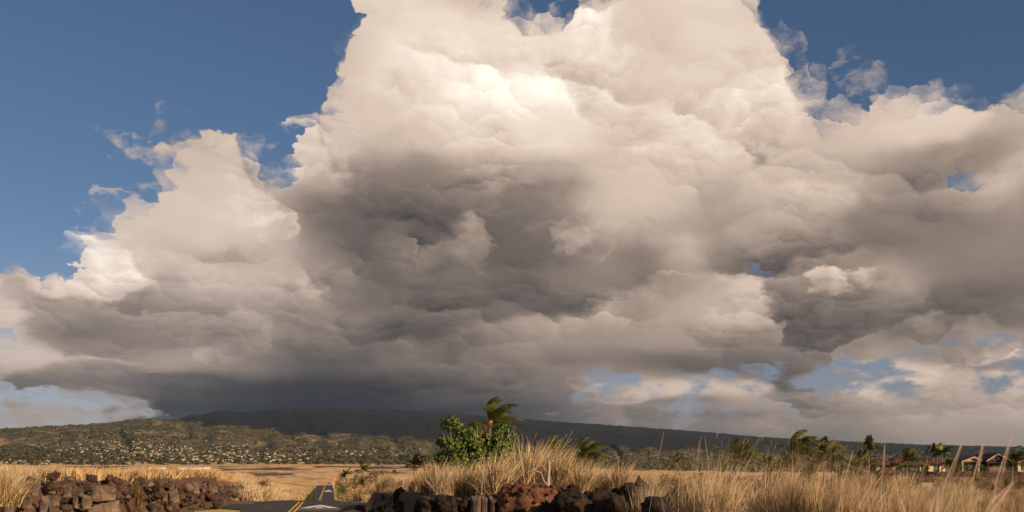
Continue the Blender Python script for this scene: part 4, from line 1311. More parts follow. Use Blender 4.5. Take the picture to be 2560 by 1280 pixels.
for k, (px, py, Y, r_, ty) in enumerate(BOULD):
    p = pix(px, py, Y)
    s = r_ / F * Y
    me = (RUB if ty == 'l' else BLK)[k % 5]
    kindtxt = 'brown' if ty == 'l' else 'black'
    where = ('lava heap below the cinder mound' if px < 1460 else 'middle of the foreground lava heap' if px < 1570 else 'lava heap under the tall grass clump')
    o = obj('lava_boulder', me, None, p, (random.uniform(0, 6), random.uniform(0, 6), random.uniform(0, 6)), (s * 1.15, s, s))
    q = SEEN.get((kindtxt, where), 0); SEEN[(kindtxt, where)] = q + 1
    tag(o, '%s boulder, %s in the %s' % (kindtxt, ORD[min(q, 9)], where), 'boulder', 'foreground lava boulders')

def wood_post():
    b0 = pix(1370, 1216, 24.8)
    t = empty('dead_tree_stump', b0)
    tag(t, 'weathered grey dead trunk standing in the grass on the cinder mound', 'dead tree')
    m = 24.8 / F
    V, Q, T = tube([(0, 0, -0.1), (0.005, 0, 0.2), (0.02, 0.01, 0.40), (0.02, 0, 0.52), (0.026, 0, 0.58)], [0.046, 0.042, 0.038, 0.035, 0.022], 9)
    obj('trunk', np_mesh('trunk', V, [Q, T], M_dead, True), t)
    V, Q, T = tube([(0.02, 0, 0.50), (0.10, -0.02, 0.55), (0.20, -0.03, 0.60), (0.30, 0, 0.62)], [0.02, 0.014, 0.010, 0.004], 6)
    obj('branch', np_mesh('branch', V, [Q, T], M_dead, True), t)
    V, Q, T = tube([(0.0, 0, 0.0), (-0.10, -0.05, 0.12), (-0.16, -0.06, 0.30), (-0.30, -0.05, 0.36), (-0.46, 0, 0.40)], [0.026, 0.024, 0.020, 0.015, 0.006], 6)
    obj('branch', np_mesh('branch', V, [Q, T], M_dead, True), t)
wood_post()

# ================================================================= the green shrub
def shrub():
    Y0 = 32.0
    base = Vector(((1190 - 1280) / F * Y0, Y0, H((1190 - 1280) / F * Y0, Y0)))
    t = empty('sea_grape_shrub', base)
    tag(t, 'dense green round-leaved shrub with a few yellow and red leaves among straw grass', 'shrub')
    LOB = [(1128, 1060, 26, 20), (1163, 1080, 26, 14), (1110, 1104, 20, 15), (1140, 1118, 34, 26), (1190, 1108, 38, 24), (1236, 1092, 34, 20), (1275, 1094, 22, 18), (1260, 1122, 36, 28), (1212, 1142, 44, 30),
           (1150, 1150, 38, 28), (1118, 1172, 30, 20), (1165, 1182, 34, 18), (1286, 1140, 15, 18), (1252, 1068, 20, 9), (1200, 1172, 36, 26), (1250, 1155, 34, 24), (1100, 1140, 14, 10)]
    # limbs
    for k, (px, py, rx, ry) in enumerate(LOB):
        c = pix(px, py, Y0) - base + Vector((0, random.uniform(-.3, .3), 0))
        mid = c * 0.45 + Vector((random.uniform(-.15, .15), random.uniform(-.1, .1), 0.05))
        V, Q, T = tube([(0.02 * k - .15, 0, -0.05), mid * 0.5, mid, c * 0.8 + Vector((0.05, 0, 0)), c], [0.030, 0.024, 0.018, 0.011, 0.005], 6)
        obj('branch', np_mesh('branch', V, [Q, T], M_bark, True), t)
    for k in range(16):                       # bare twigs standing out of the crown
        px, py = random.choice(((1180, 1092), (1192, 1082), (1200, 1085), (1125, 1095), (1112, 1088), (1150, 1130), (1105, 1150), (1260, 1085), (1225, 1085), (1280, 1110)))
        a = pix(px + random.uniform(-8, 8), py + 12, Y0 - 0.35) - base
        b_ = a + Vector((random.uniform(-.1, .16), random.uniform(-.1, .1), random.uniform(0.16, 0.34)))
        V, Q, T = tube([a, a.lerp(b_, 0.5) + Vector((0.02, 0, 0)), b_], [0.010, 0.007, 0.003], 5)
        obj('twig', np_mesh('twig', V, [Q, T], M_dead, True), t)
    # round leaves
    n = 8
    ang = np.linspace(0, 2 * np.pi, n, endpoint=False)
    rim = np.stack([np.cos(ang) * 1.0, np.sin(ang) * 0.92, 0.16 * np.cos(ang * 2)], -1)
    LV = np.concatenate([[[0, 0, -0.06]], rim]); LT = np.array([[0, 1 + i, 1 + (i + 1) % n] for i in range(n)])
    def leaf_me(mt, nm='leaf'): return np_mesh(nm, LV, LT, mt, True, dict(tone=np.zeros(len(LV))))
    lm = leaf_me(M_leaf); ly = leaf_me(M_leafy); lr = leaf_me(M_leafr)
    wsum = [rx * ry for (_, _, rx, ry) in LOB]
    items = []
    for _ in range(7000):
        px, py, rx, ry = random.choices(LOB, wsum)[0]
        d = Vector((random.gauss(0, 1), random.gauss(0, 1) - 0.25, random.gauss(0, 1))).normalized()
        k = random.uniform(0.72, 1.10)
        m = Y0 / F
        c = pix(px, py, Y0) - base
        # leaves gather in clusters at the twig ends
        p = c + Vector((d.x * rx * m * k, d.y * (rx + ry) * 0.6 * m * k, d.z * ry * m * k))
        cl = mnoise.noise(p * 5.5 + Vector((3, 9, 1)))
        if cl < -0.08 and random.random() < 0.85: continue
        if p.z < 0.05: continue
        nrm = (d * 0.8 + Vector((random.gauss(0, .6), random.gauss(0, .6) - 0.2, random.gauss(0, .6) + 0.35))).normalized()
        items.append((p, nrm, random.uniform(0.031, 0.050)))
    items.sort(key=lambda i: i[0].y - i[2] * 4)
    q = 0
    bulkV, bulkT, bulkA = [], [], []
    for k, (p, nrm, s) in enumerate(items):
        rot = nrm.to_track_quat('Z', 'Y').to_matrix().to_4x4() @ Matrix.Rotation(random.uniform(0, 6.28), 4, 'Z')
        if k < 299:
            me = lm
            o = obj('leaf', ly if k in (40, 95, 133, 180, 240) else lr if k in (70, 210) else lm, t)
            o.matrix_local = Matrix.Translation(p) @ rot @ Matrix.Scale(s, 4)
        else:
            R = np.array(rot.to_3x3()) * s
            bulkT.append(LT + len(bulkV) * len(LV))
            bulkV.append(LV @ R.T + np.array(p[:]))
            bulkA.append(np.full(len(LV), random.uniform(-0.18, 0.18)))
    me = np_mesh('foliage', np.concatenate(bulkV), np.concatenate(bulkT), M_leaf, True, dict(tone=np.concatenate(bulkA)))
    tag(obj('foliage', me, t), kind='stuff')
shrub()

# ================================================================= palms
def frond_mesh(name, seed, az, el, wind, length, mt, nl=26, droop=0.045):
    r = random.Random(seed)
    d = Vector((math.cos(az) * math.cos(el), math.sin(az) * math.cos(el), math.sin(el)))
    steps = 11
    p = Vector((0, 0, 0)); pts = [p.copy()]; dirs = [d.copy()]
    for i in range(steps):
        t = i / steps
        d = (d + Vector((wind * (0.05 + 0.24 * t), 0, -droop * (1 + 2.6 * t)))).normalized()
        p = p + d * length / steps
        pts.append(p.copy()); dirs.append(d.copy())
    V, Q, tone = [], [], []
    for i in range(steps):                                   # flat midrib
        a = dirs[i].cross(Vector((0, 0, 1)));  a = a.normalized() if a.length > 1e-3 else Vector((0, 1, 0))
        w0 = 0.035 * (1 - i / steps) + 0.006; w1 = 0.035 * (1 - (i + 1) / steps) + 0.006
        b = len(V)
        V += [pts[i] - a * w0, pts[i] + a * w0, pts[i + 1] + a * w1, pts[i + 1] - a * w1]
        Q.append((b, b + 1, b + 2, b + 3)); tone += [0.38] * 4
    for k in range(nl):
        t = 0.12 + 0.86 * k / (nl - 1)
        f = t * steps; i = min(int(f), steps - 1); fr = f - i
        o = pts[i].lerp(pts[i + 1], fr); dd = dirs[i].lerp(dirs[i + 1], fr).normalized()
        side = dd.cross(Vector((0, 0, 1))); side = side.normalized() if side.length > 1e-3 else Vector((0, 1, 0))
        ln = length * 0.30 * math.sin(math.pi * (0.12 + 0.80 * t)) * r.uniform(0.8, 1.15) + 0.08
        for s in (-1, 1):
            ld = (side * s * 0.75 + dd * 0.65 + Vector((wind * 0.8, 0, -0.30)) + Vector((r.gauss(0, .1), r.gauss(0, .1), r.gauss(0, .1)))).normalized()
            m = o + ld * ln * 0.55; e = o + (ld + Vector((wind * .35, 0, -0.28))).normalized() * ln
            w = dd * 0.055
            b = len(V)
            V += [o - w, o + w, m + w * 0.95, m - w * 0.95, e + w * .15, e - w * .15]
            Q += [(b, b + 1, b + 2, b + 3), (b + 3, b + 2, b + 4, b + 5)]
            tn = r.gauss(0, 0.10)
            tone += [tn, tn, tn + .04, tn + .04, tn + .12, tn + .12]
    return np_mesh(name, np.array([tuple(v) for v in V]), np.array(Q), mt, False, dict(tone=tone))

def crown_set(seed, wind, n=17):
    r = random.Random(seed)
    fr = []
    for k in range(n):
        az = 2.4 * k + r.uniform(-.3, .3)
        el = math.radians(78 - 92 * (k / n) ** 1.1 + r.uniform(-8, 8))
        dry = k == n - 1
        fr.append(frond_mesh('frond', seed * 100 + k, az, el, wind * r.uniform(0.75, 1.2), 2.3 * r.uniform(0.85, 1.1), M_palmy if dry else M_palm))
    return fr
CROWNS = {'w1': crown_set(1, 0.95), 'w2': crown_set(2, 0.75), 'w3': crown_set(3, 1.1, 15), 'c1': crown_set(4, 0.28), 'c2': crown_set(5, 0.18, 15)}

PALMS = [  # px, py of the crown base, depth, crown width px, crown kind, label
    (1226, 1057, 140, 80, 'w3', 'windswept palm crown rising behind the top of the green shrub'),
    (1372, 1126, 180, 48, 'w1', 'windswept palm behind the weathered dead trunk'),
    (1462, 1146, 150, 62, 'w2', 'orange-tinged windswept palm right of the dead trunk'),
    (1440, 1156, 165, 44, 'w1', 'dark low palm left beside the orange-tinged palm'),
    (1560, 1172, 190, 34, 'c1', 'small low palm above the black lava boulders'),
    (1690, 1158, 250, 30, 'w3', 'slim distant palm alone between two tall grass clumps'),
    (1841, 1150, 160, 66, 'w2', 'windswept palm above the leftmost cream lower house'),
    (1912, 1160, 175, 36, 'w1', 'short palm between two taller windswept palms'),
    (1955, 1165, 170, 50, 'c1', 'bushy short palm just left of the tallest windswept palm'),
    (1982, 1134, 150, 84, 'w1', 'tallest full windswept palm right of centre'),
    (2060, 1157, 150, 78, 'w2', 'full windswept palm with a pale trunk right of the tallest one'),
    (2132, 1170, 200, 42, 'c1', 'short dark palm left of the star shaped palm'),
    (2172, 1126, 220, 54, 'c2', 'star shaped palm left of the hip roofed house'),
    (2168, 1148, 230, 44, 'c1', 'lower palm crown under the star shaped palm'),
    (2267, 1155, 240, 44, 'w2', 'yellowish palm in front of the hip roofed house'),
    (2333, 1130, 300, 28, 'c2', 'left palm of the pair above the hip roofed house'),
    (2356, 1133, 290, 38, 'c1', 'right palm of the pair above the hip roofed house'),
    (2372, 1162, 280, 30, 'c1', 'low dark palm at the right end of the hip roofed house'),
    (2532, 1152, 250, 50, 'w1', 'palm with a thin pale trunk in front of the large gabled house'),
    (905, 1176, 235, 26, 'w3', 'yellow windswept palm above the dark bush by the road'),
    (866, 1187, 240, 26, 'c1', 'small green palm left of the yellow palm by the road'),
    (1036, 1163, 150, 40, 'w1', 'green palm top above the road bank grass left of the shrub'),
    (1096, 1166, 150, 34, 'w2', 'palm top half hidden behind the left side of the shrub'),
    (985, 1186, 190, 18, 'c2', 'tiny round palm top above the road bank grass')]

def trunk_mesh():
    V, Q, T = tube([(0, 0, -0.02), (0.01, 0, 0.25), (0.02, 0, 0.5), (0.015, 0, 0.75), (0, 0, 1.0)], [0.17, 0.13, 0.115, 0.105, 0.10], 9)
    return np_mesh('trunk', V, [Q, T], M_trunk, True)
TRUNK = trunk_mesh()
def boot_mesh():
    V, Q, T = tube([(0, 0, -0.35), (0, 0, -0.1), (0, 0, 0.1), (0, 0, 0.22)], [0.10, 0.15, 0.13, 0.05], 9)
    return np_mesh('crown_shaft', V, [Q, T], M_boot, True)
BOOT = boot_mesh()
for (px, py, Y, wpx, kind, lab) in PALMS:
    c = pix(px, py, Y)
    lean = random.uniform(-0.5, 0.1) if kind[0] == 'w' else random.uniform(-.2, .2)
    z0 = H(c.x + lean, Y)
    sc = wpx / F * Y / (2.2 if kind[0] == 'w' else 2.9)
    t = empty('palm_tree', (c.x + lean, Y, z0 - 0.1))
    tag(t, lab, 'palm', 'coconut palms bent by the wind')
    hgt = max(c.z - z0 + 0.1, 0.8)
    tr = obj('trunk', TRUNK, t, (0, 0, 0), None, (1.0, 1.0, hgt))
    # lean towards the crown
    tr.rotation_euler = (0, math.atan2(-lean, hgt), 0)
    obj('crown_shaft', BOOT, t, (-lean, 0, hgt), None, sc)
    for me in CROWNS[kind]:
        obj('frond', me, t, (-lean, 0, hgt), (0, 0, random.uniform(-.2, .2) if kind[0] == 'w' else random.uniform(0, 6.28)), sc * random.uniform(0.9, 1.1))

# ================================================================= bushes by the road and among the houses
def bush_mesh(seed, mt, n=900, leaf=0.05, twiggy=False):
    r = np.random.default_rng(seed)
    lob = r.normal(0, 0.42, (9, 3)) * np.array([1, 1, 0.55]) + np.array([0, 0, 0.5])
    rad = r.uniform(0.28, 0.5, 9)
    i = r.integers(0, 9, n)
    d = r.normal(0, 1, (n, 3)); d /= np.linalg.norm(d, axis=1)[:, None]
    p = lob[i] + d * (rad[i] * r.uniform(0.6, 1.08, n))[:, None]
    p = p[p[:, 2] > 0.02]; n = len(p)
    a = r.normal(0, 1, (n, 3)); a /= np.linalg.norm(a, axis=1)[:, None]
    b = np.cross(a, r.normal(0, 1, (n, 3))); b /= np.linalg.norm(b, axis=1)[:, None]
    s = leaf * r.uniform(0.6, 1.3, n)[:, None]
    V = np.stack([p - a * s, p + b * s * 0.6, p + a * s, p - b * s * 0.6], 1).reshape(-1, 3)
    Q = np.arange(n * 4).reshape(-1, 4)
    return np_mesh('foliage', V, Q, mt, False, dict(tone=np.repeat(r.normal(0, .14, n), 4)))
B_BROWN = [bush_mesh(31 + k, M_scrub, 1100, 0.055) for k in range(3)]
B_GREEN = [bush_mesh(41 + k, M_gscrub, 1100, 0.055) for k in range(3)]
B_STRAW = [bush_mesh(51 + k, M_fgrass, 1300, 0.05) for k in range(2)]
STEM = None
def bush(px, py, Y, wpx, hpx, meshes, lab, grp=None):
    global STEM
    p = pix(px, py, Y)
    w, h = wpx / F * Y, hpx / F * Y
    t = empty('bush', (p.x, Y, min(p.z, H(p.x, Y))))
    tag(t, lab, 'bush', grp)
    obj('foliage', random.choice(meshes), t, (0, 0, 0), (0, 0, random.uniform(0, 6.28)), (w / 1.7, w / 1.7, (h + p.z - t.location.z) / 1.15))
    if STEM is None:
        V, Q, T = tube([(0, 0, -.1), (0.03, 0, 0.3), (0.08, 0.02, 0.7)], [0.06, 0.045, 0.02], 6)
        STEM = np_mesh('stem', V, [Q, T], M_bark, True)
    obj('stem', STEM, t, (0, 0, 0), None, h / 1.15)
bush(925, 1215, 135, 84, 50, B_BROWN, 'dark brown bush beside the road under the yellow palm')
bush(896, 1212, 130, 46, 34, B_GREEN, 'green bush left of the dark bush by the road')
bush(868, 1224, 150, 56, 34, B_GREEN, 'greenish bush on the right verge nearest the far road')
bush(855, 1212, 230, 30, 20, B_BROWN, 'small brown bush below the orange sign')
bush(878, 1236, 112, 44, 24, B_STRAW, 'rounded straw coloured bush on the right verge, left of two')
bush(920, 1243, 105, 52, 36, B_STRAW, 'rounded straw coloured bush on the right verge, right of two')
bush(770, 1240, 120, 14, 8, B_GREEN, 'small dark bush at the left verge of the far road')
bush(783, 1224, 190, 12, 7, B_GREEN, 'tiny dark bush at the left verge near the far crest')
bush(655, 1212, 190, 80, 16, B_BROWN, 'long purplish brown bush in the left roadside grass')
bush(345, 1194, 62, 26, 22, B_BROWN, 'small grey brown bush on top of the left lava bank')
for k, (px, py, Y, w, h, ty) in enumerate(((1450, 1170, 160, 36, 22, 'g'), (1665, 1196, 150, 60, 14, 'b'), (1740, 1195, 160, 70, 14, 'b'), (1800, 1196, 170, 50, 18, 'b'), (1930, 1190, 190, 60, 22, 'g'), (2020, 1188, 200, 50, 22, 'g'),
                                           (2100, 1186, 230, 46, 18, 'b'), (2385, 1180, 285, 26, 20, 'b'), (2395, 1208, 200, 36, 12, 'g'), (2440, 1180, 278, 16, 16, 'g'), (2515, 1206, 230, 36, 14, 'g'), (2555, 1208, 210, 30, 12, 'g'),
                                           (1545, 1192, 170, 30, 14, 'g'), (2440, 1205, 220, 60, 18, 'b'))):
    near = ['behind the orange-tinged palm', 'in the dark hedge left of the lower houses', 'in the middle of the dark hedge left of the lower houses', 'at the right end of the dark hedge left of the lower houses',
            'under the short palms', 'behind the cream lower house', 'left of the star shaped palm', 'at the left end of the upper terrace', 'below the smaller gabled house',
            'against the smaller gabled house', 'below the large gabled house', 'at the right edge below the terrace', 'under the small low palm', 'on the slope below the terrace wall'][k]
    bush(px, py, Y, w, h, B_GREEN if ty == 'g' else B_BROWN, '%s bush %s' % ('green' if ty == 'g' else 'brown', near))

# dark scrub between the foreground grass and the houses
for k in range(34):
    px = 1600 + 600 * (k + random.random()) / 34
    Y = random.uniform(150, 215)
    zg = H((px - 1280) / F * Y, Y)
    py = YH - (zg - CZ) / Y * F
    mk = next(m for lim, m in LANDMARKS if px < lim)
    bush(px, py, Y, random.uniform(30, 64), max(py - random.uniform(1184, 1200), 14), B_BROWN if k % 3 else B_GREEN, 'dark scrub bush on the low ground near %s' % mk, 'dark scrub near %s' % mk)
for k in range(16):
    px = 2190 + 400 * (k + random.random()) / 16
    Y = random.uniform(225, 270)
    zg = H((px - 1280) / F * Y, Y)
    py = YH - (zg - CZ) / Y * F
    mk = next(m for lim, m in LANDMARKS if px < lim)
    bush(px, py, Y, random.uniform(26, 50), max(py - random.uniform(1192, 1206), 12), B_GREEN if k % 3 == 0 else B_BROWN, 'scrub bush at the foot of the terrace wall near %s' % mk, 'terrace scrub near %s' % mk)

for (px, Y, w, h, lab) in ((2242, 292, 22, 14, 'under the left eave of the hip roofed house'), (2270, 290, 16, 10, 'in front of the middle windows of the hip roofed house'), (2312, 291, 20, 16, 'between the middle and right roofs of the hip roofed house'),
                           (2398, 292, 30, 22, 'at the left corner of the smaller gabled house'), (2456, 292, 18, 18, 'between the two gabled houses'), (2532, 292, 26, 18, 'at the right corner of the large gabled house'), (2180, 290, 36, 22, 'at the left end of the terrace')):
    bush(px, YH - (H((px - 1280) / F * Y, Y) - CZ) / Y * F, Y, w, h, B_GREEN, 'dark green garden bush %s' % lab)

# ================================================================= houses on the right
def prism(name, poly, y0, y1, mt):
    """polygon in x,z pushed from y0 to y1"""
    bm = bmesh.new()
    a = [bm.verts.new((x, y0, z)) for x, z in poly]; b_ = [bm.verts.new((x, y1, z)) for x, z in poly]
    bm.faces.new(a); bm.faces.new(list(reversed(b_)))
    n = len(poly)
    for i in range(n): bm.faces.new((a[(i + 1) % n], a[i], b_[i], b_[(i + 1) % n]))
    bmesh.ops.recalc_face_normals(bm, faces=bm.faces)
    return bm_mesh(name, bm, mt)

def hip_roof(name, x0, x1, y0, y1, z, zr, rx0, rx1, mt, th=0.25):
    bm = bmesh.new()
    ym = (y0 + y1) / 2
    e = [bm.verts.new(p) for p in ((x0, y0, z), (x1, y0, z), (x1, y1, z), (x0, y1, z))]
    e2 = [bm.verts.new(p) for p in ((x0, y0, z - th), (x1, y0, z - th), (x1, y1, z - th), (x0, y1, z - th))]
    r0, r1 = bm.verts.new((rx0, ym, zr)), bm.verts.new((rx1, ym, zr))
    for f in ((e[0], e[1], r1, r0), (e[2], e[3], r0, r1), (e[1], e[2], r1), (e[3], e[0], r0), tuple(reversed(e2))): bm.faces.new(f)
    for i in range(4): bm.faces.new((e2[i], e2[(i + 1) % 4], e[(i + 1) % 4], e[i]))
    bmesh.ops.recalc_face_normals(bm, faces=bm.faces)
    return bm_mesh(name, bm, mt)

HM = 300 / F
def hx(px, o): return (px - o) * HM
def hz(py): return (1179 - py) * HM

def window(t, o, p0, p1, y0, y1, yf=-0.04):
    """glass pane with a dark frame and a mullion, px columns p0..p1 and rows y0..y1"""
    a, b_, z1, z0 = hx(p0, o), hx(p1, o), hz(y0), hz(y1)
    w = obj('window', box_mesh('window', a, b_, yf, yf + 0.03, z0, z1, M_glass), t)
    bm = bmesh.new()
    th = 0.09
    for bx in ((a - th, a, z0 - th, z1 + th), (b_, b_ + th, z0 - th, z1 + th), (a, b_, z1, z1 + th), (a, b_, z0 - th, z0)):
        box_bm(bm, bx[0], bx[1], yf - 0.04, yf + 0.02, bx[2], bx[3])
    n = max(1, int(round((b_ - a) / 1.1)))
    for k in range(1, n):
        x = a + (b_ - a) * k / n
        box_bm(bm, x - .04, x + .04, yf - 0.035, yf - 0.002, z0, z1)
    obj('frame', bm_mesh('frame', bm, M_dark), w)

def hip_house():
    o = 2275
    t = empty('hip_roofed_house', pix(o, 1179, 300))
    tag(t, 'low house with three brown hip roofs, cream walls and teal windows on the terrace', 'house')
    for (p0, p1, ye, yr, r0, r1, d) in ((2190, 2235, 1161, 1145, 2205, 2222, 9), (2228, 2318, 1160, 1135.5, 2262, 2288, 11), (2308, 2360, 1158, 1140, 2328, 2342, 9)):
        obj('roof', hip_roof('roof', hx(p0, o), hx(p1, o), -1.2, d, hz(ye), hz(yr), hx(r0, o), hx(r1, o), M_roof), t)
    for (p0, p1, y, d) in ((2193, 2232, 0.0, 7.5), (2231, 2315, 0.2, 9.5), (2311, 2357, 0.1, 7.5)):
        obj('wall', box_mesh('wall', hx(p0, o), hx(p1, o), y + 0.35, d, -0.6, hz(1159.5), M_brownwall), t)
    for (p0, p1, y0) in ((2190, 2200, 1166), (2218, 2248, 1167), (2299, 2308, 1165), (2320, 2332, 1160.5), (2348, 2362, 1160)):
        obj('wall_panel', box_mesh('wall_panel', hx(p0, o), hx(p1, o), -0.25, 0.12 if p0 < 2225 else 0.3, -0.4, hz(y0), M_cream), t)
    window(t, o, 2254, 2262, 1162, 1176, 0.12); window(t, o, 2275, 2298, 1161.5, 1176, 0.12); window(t, o, 2333.5, 2346.5, 1160.5, 1175, 0.02)
    for p in (2224, 2309, 2319): obj('post', box_mesh('post', hx(p, o) - .12, hx(p, o) + .12, -0.9, -0.66, -0.4, hz(1160.5), M_trim), t)
hip_house()

def gable_roof(t, o, p0, p1, pa, ye, ya, y0, y1, th=0.32):
    a, b_, c = hx(p0, o), hx(p1, o), hx(pa, o)
    ze, za = hz(ye), hz(ya)
    r = obj('roof', prism('roof', [(a, ze), (c, za), (b_, ze), (b_, ze - th), (c, za - th * 1.15), (a, ze - th)], y0, y1, M_roof), t)
    obj('fascia', prism('fascia', [(a - .05, ze + .03), (c, za + .04), (b_ + .05, ze + .03), (b_ + .05, ze - .34), (c, za - .40), (a - .05, ze - .34)], y0 - 0.12, y0 - 0.01, M_trim), r)

def gable_house_small():
    o = 2430
    t = empty('gabled_house', pix(o, 1179, 302))
    tag(t, 'smaller dark house with a cream gable left of the large gabled house', 'house')
    gable_roof(t, o, 2400, 2460, 2432, 1153.5, 1141, -1.0, 9)
    obj('wall', box_mesh('wall', hx(2405, o), hx(2455, o), 0.3, 8.5, -0.5, hz(1153.6), M_brownwall), t)
    obj('gable', prism('gable', [(hx(2409, o), hz(1153)), (hx(2432, o), hz(1143.2)), (hx(2453, o), hz(1153))], -0.3, 0.2, M_cream), t)
    obj('beam', box_mesh('beam', hx(2403, o), hx(2457, o), -0.8, -0.45, hz(1156.5), hz(1153.8), M_dark), t)
    window(t, o, 2421, 2432, 1161, 1172, 0.22)
    obj('wall_panel', box_mesh('wall_panel', hx(2453, o), hx(2465, o), -0.2, 0.28, -0.4, hz(1161), M_cream), t)
    for p in (2404, 2445): obj('post', box_mesh('post', hx(p, o) - .1, hx(p, o) + .1, -0.75, -0.55, -0.4, hz(1156.6), M_pale), t)
gable_house_small()

def gable_house_large():
    o = 2492
    t = empty('gabled_house', pix(o, 1179, 300))
    tag(t, 'large dark gabled house with teal gable windows, pale fascia and a railed deck', 'house')
    gable_roof(t, o, 2462, 2527, 2490, 1151.5, 1133, -1.3, 12)
    obj('wall', box_mesh('wall', hx(2467, o), hx(2524, o), 0.3, 11, -0.5, hz(1152), M_brownwall), t)
    obj('gable', prism('gable', [(hx(2466, o), hz(1151.6)), (hx(2490, o), hz(1136)), (hx(2523, o), hz(1151.6))], -0.1, 0.25, M_brownwall), t)
    for (pts) in ([(2480, 1149.5), (2480, 1144.5), (2488.2, 1139.8), (2488.2, 1149.5)], [(2490.5, 1149.5), (2490.5, 1139.6), (2501, 1145.5), (2501, 1149.5)]):
        w = obj('window', prism('window', [(hx(x, o), hz(y)) for x, y in pts], -0.16, -0.11, M_glass), t)
    obj('window', box_mesh('window', hx(2483, o), hx(2506, o), 0.18, 0.28, hz(1167), hz(1162.5), M_glass), t)
    obj('awning', box_mesh('awning', hx(2464, o), hx(2526, o), -1.4, 0.0, hz(1157.5), hz(1156), M_dark), t)
    dk = obj('deck', box_mesh('deck', hx(2456, o), hx(2520, o), -3.0, 0.28, -0.35, 0.05, M_trim), t)
    rail = obj('railing', box_mesh('railing', hx(2464, o), hx(2518, o), -2.9, -2.78, 1.10, 1.2, M_trim), t)
    obj('rail', box_mesh('rail', hx(2464, o), hx(2518, o), -2.88, -2.80, 0.55, 0.62, M_trim), rail)
    for k in range(13):
        x = hx(2464, o) + (hx(2518, o) - hx(2464, o)) * k / 12
        obj('baluster', box_mesh('baluster', x - .06, x + .06, -2.76, -2.64, 0.05, 1.09, M_trim), rail)
    for p in (2466, 2524): obj('post', box_mesh('post', hx(p, o) - .12, hx(p, o) + .12, -1.35, -1.1, -0.3, hz(1157.6), M_dark), t)
    obj('trellis', box_mesh('trellis', hx(2526, o), hx(2541, o), -0.8, -0.65, hz(1162.5), hz(1160.5), M_trim), t)
    obj('trellis', box_mesh('trellis', hx(2528, o), hx(2538, o), -0.8, -0.65, hz(1165.5), hz(1164), M_trim), t)
gable_house_large()

def gable_house_edge():
    o = 2560
    t = empty('gabled_house', pix(o, 1179, 298))
    tag(t, 'cream gabled house with teal windows cut off by the right edge', 'house')
    gable_roof(t, o, 2540, 2586, 2560, 1156, 1147, -1.0, 9)
    obj('wall', box_mesh('wall', hx(2546, o), hx(2582, o), 0.3, 8.5, -0.5, hz(1156.2), M_cream), t)
    obj('gable', prism('gable', [(hx(2548, o), hz(1155.6)), (hx(2560, o), hz(1149)), (hx(2580, o), hz(1155.6))], -0.1, 0.25, M_cream), t)
    window(t, o, 2556, 2568, 1162, 1175, 0.2)
gable_house_edge()

def hut():
    o = 2212
    t = empty('thatched_hut', pix(2215, 1190, 255))
    tag(t, 'small hut with a dark peaked roof below the hip roofed house', 'hut')
    k = 255 / 300
    obj('roof', hip_roof('roof', -2.6, 2.6, -2.6, 2.6, 0.75, 2.1, -0.1, 0.1, M_roof, 0.18), t)
    obj('wall', box_mesh('wall', -2.0, 2.0, -2.0, 2.0, -2.5, 0.56, M_brownwall), t)
hut()

def lower_house(px0, px1, yr, walls, lab, Y=200, wm=None):
    pc = (px0 + px1) / 2
    c = pix(pc, yr, Y)
    z0 = H(c.x, Y)
    t = empty('lower_house', (c.x, Y, z0))
    tag(t, lab, 'house')
    m = Y / F
    X0, X1 = (px0 - pc) * m, (px1 - pc) * m
    top = c.z - z0
    obj('roof', hip_roof('roof', X0 - .4, X1 + .4, -0.9, 7, top - 0.5, top + 0.25, X0 + 1.5, X1 - 1.5, M_roof, 0.2), t)
    obj('wall', box_mesh('wall', X0, X1, 0.2, 6.5, -0.3, top - 0.72, M_brownwall), t)
    for (a, b_) in walls:
        obj('wall_panel', box_mesh('wall_panel', (a - pc) * m, (b_ - pc) * m, -0.15, 0.15, -0.3, top - 0.74, wm or M_cream), t)
    for (a, b_) in zip(walls[:-1], walls[1:]):
        obj('window', box_mesh('window', (a[1] + 2 - pc) * m, (b_[0] - 2 - pc) * m, 0.08, 0.17, 0.8, top - 1.0, M_glass), t)
lower_house(1825, 1910, 1199, [(1836, 1849), (1884, 1903)], 'leftmost cream walled lower house seen through the grass')
lower_house(1990, 2036, 1198, [(1999, 2016)], 'cream walled lower house behind the grass right of the tallest palm')
lower_house(2132, 2186, 1198, [(2151, 2168)], 'cream walled lower house below the star shaped palm')
lower_house(2298, 2336, 1192, [(2304, 2330)], 'grey green lower house below the terrace wall', 215, M_greywall)

def terrace_wall():
    xs = np.linspace((2150 - 1280) / F * 284, (2700 - 1280) / F * 284, 150); zs = np.linspace(-5.2, 1.62, 18)
    Xg, Zg = np.meshgrid(xs, zs)
    Yg = 283.0 + 0.7 * (fbm(Xg * 0.7, Zg * 0.9, 4, 51) - 0.5) - 0.10 * (Zg + 3) * -1
    V = np.stack([Xg, Yg, Zg], -1).reshape(-1, 3)
    back = V.copy(); back[:, 1] = 287.5
    nr, nc = Xg.shape
    i = np.arange(nr * nc).reshape(nr, nc)
    Q = np.stack([i[:-1, :-1], i[:-1, 1:], i[1:, 1:], i[1:, :-1]], -1).reshape(-1, 4)
    N_ = nr * nc
    top = np.stack([i[-1, :-1], i[-1, 1:], i[-1, 1:] + N_, i[-1, :-1] + N_], -1)
    sl = np.stack([i[:-1, 0], i[1:, 0], i[1:, 0] + N_, i[:-1, 0] + N_], -1)
    me = np_mesh('terrace_wall', np.concatenate([V, back]), np.concatenate([Q, top, sl]), M_stone, True)
    tag(obj('terrace_wall', me), 'long dark lava stone terrace wall below the houses on the right', 'wall')
terrace_wall()

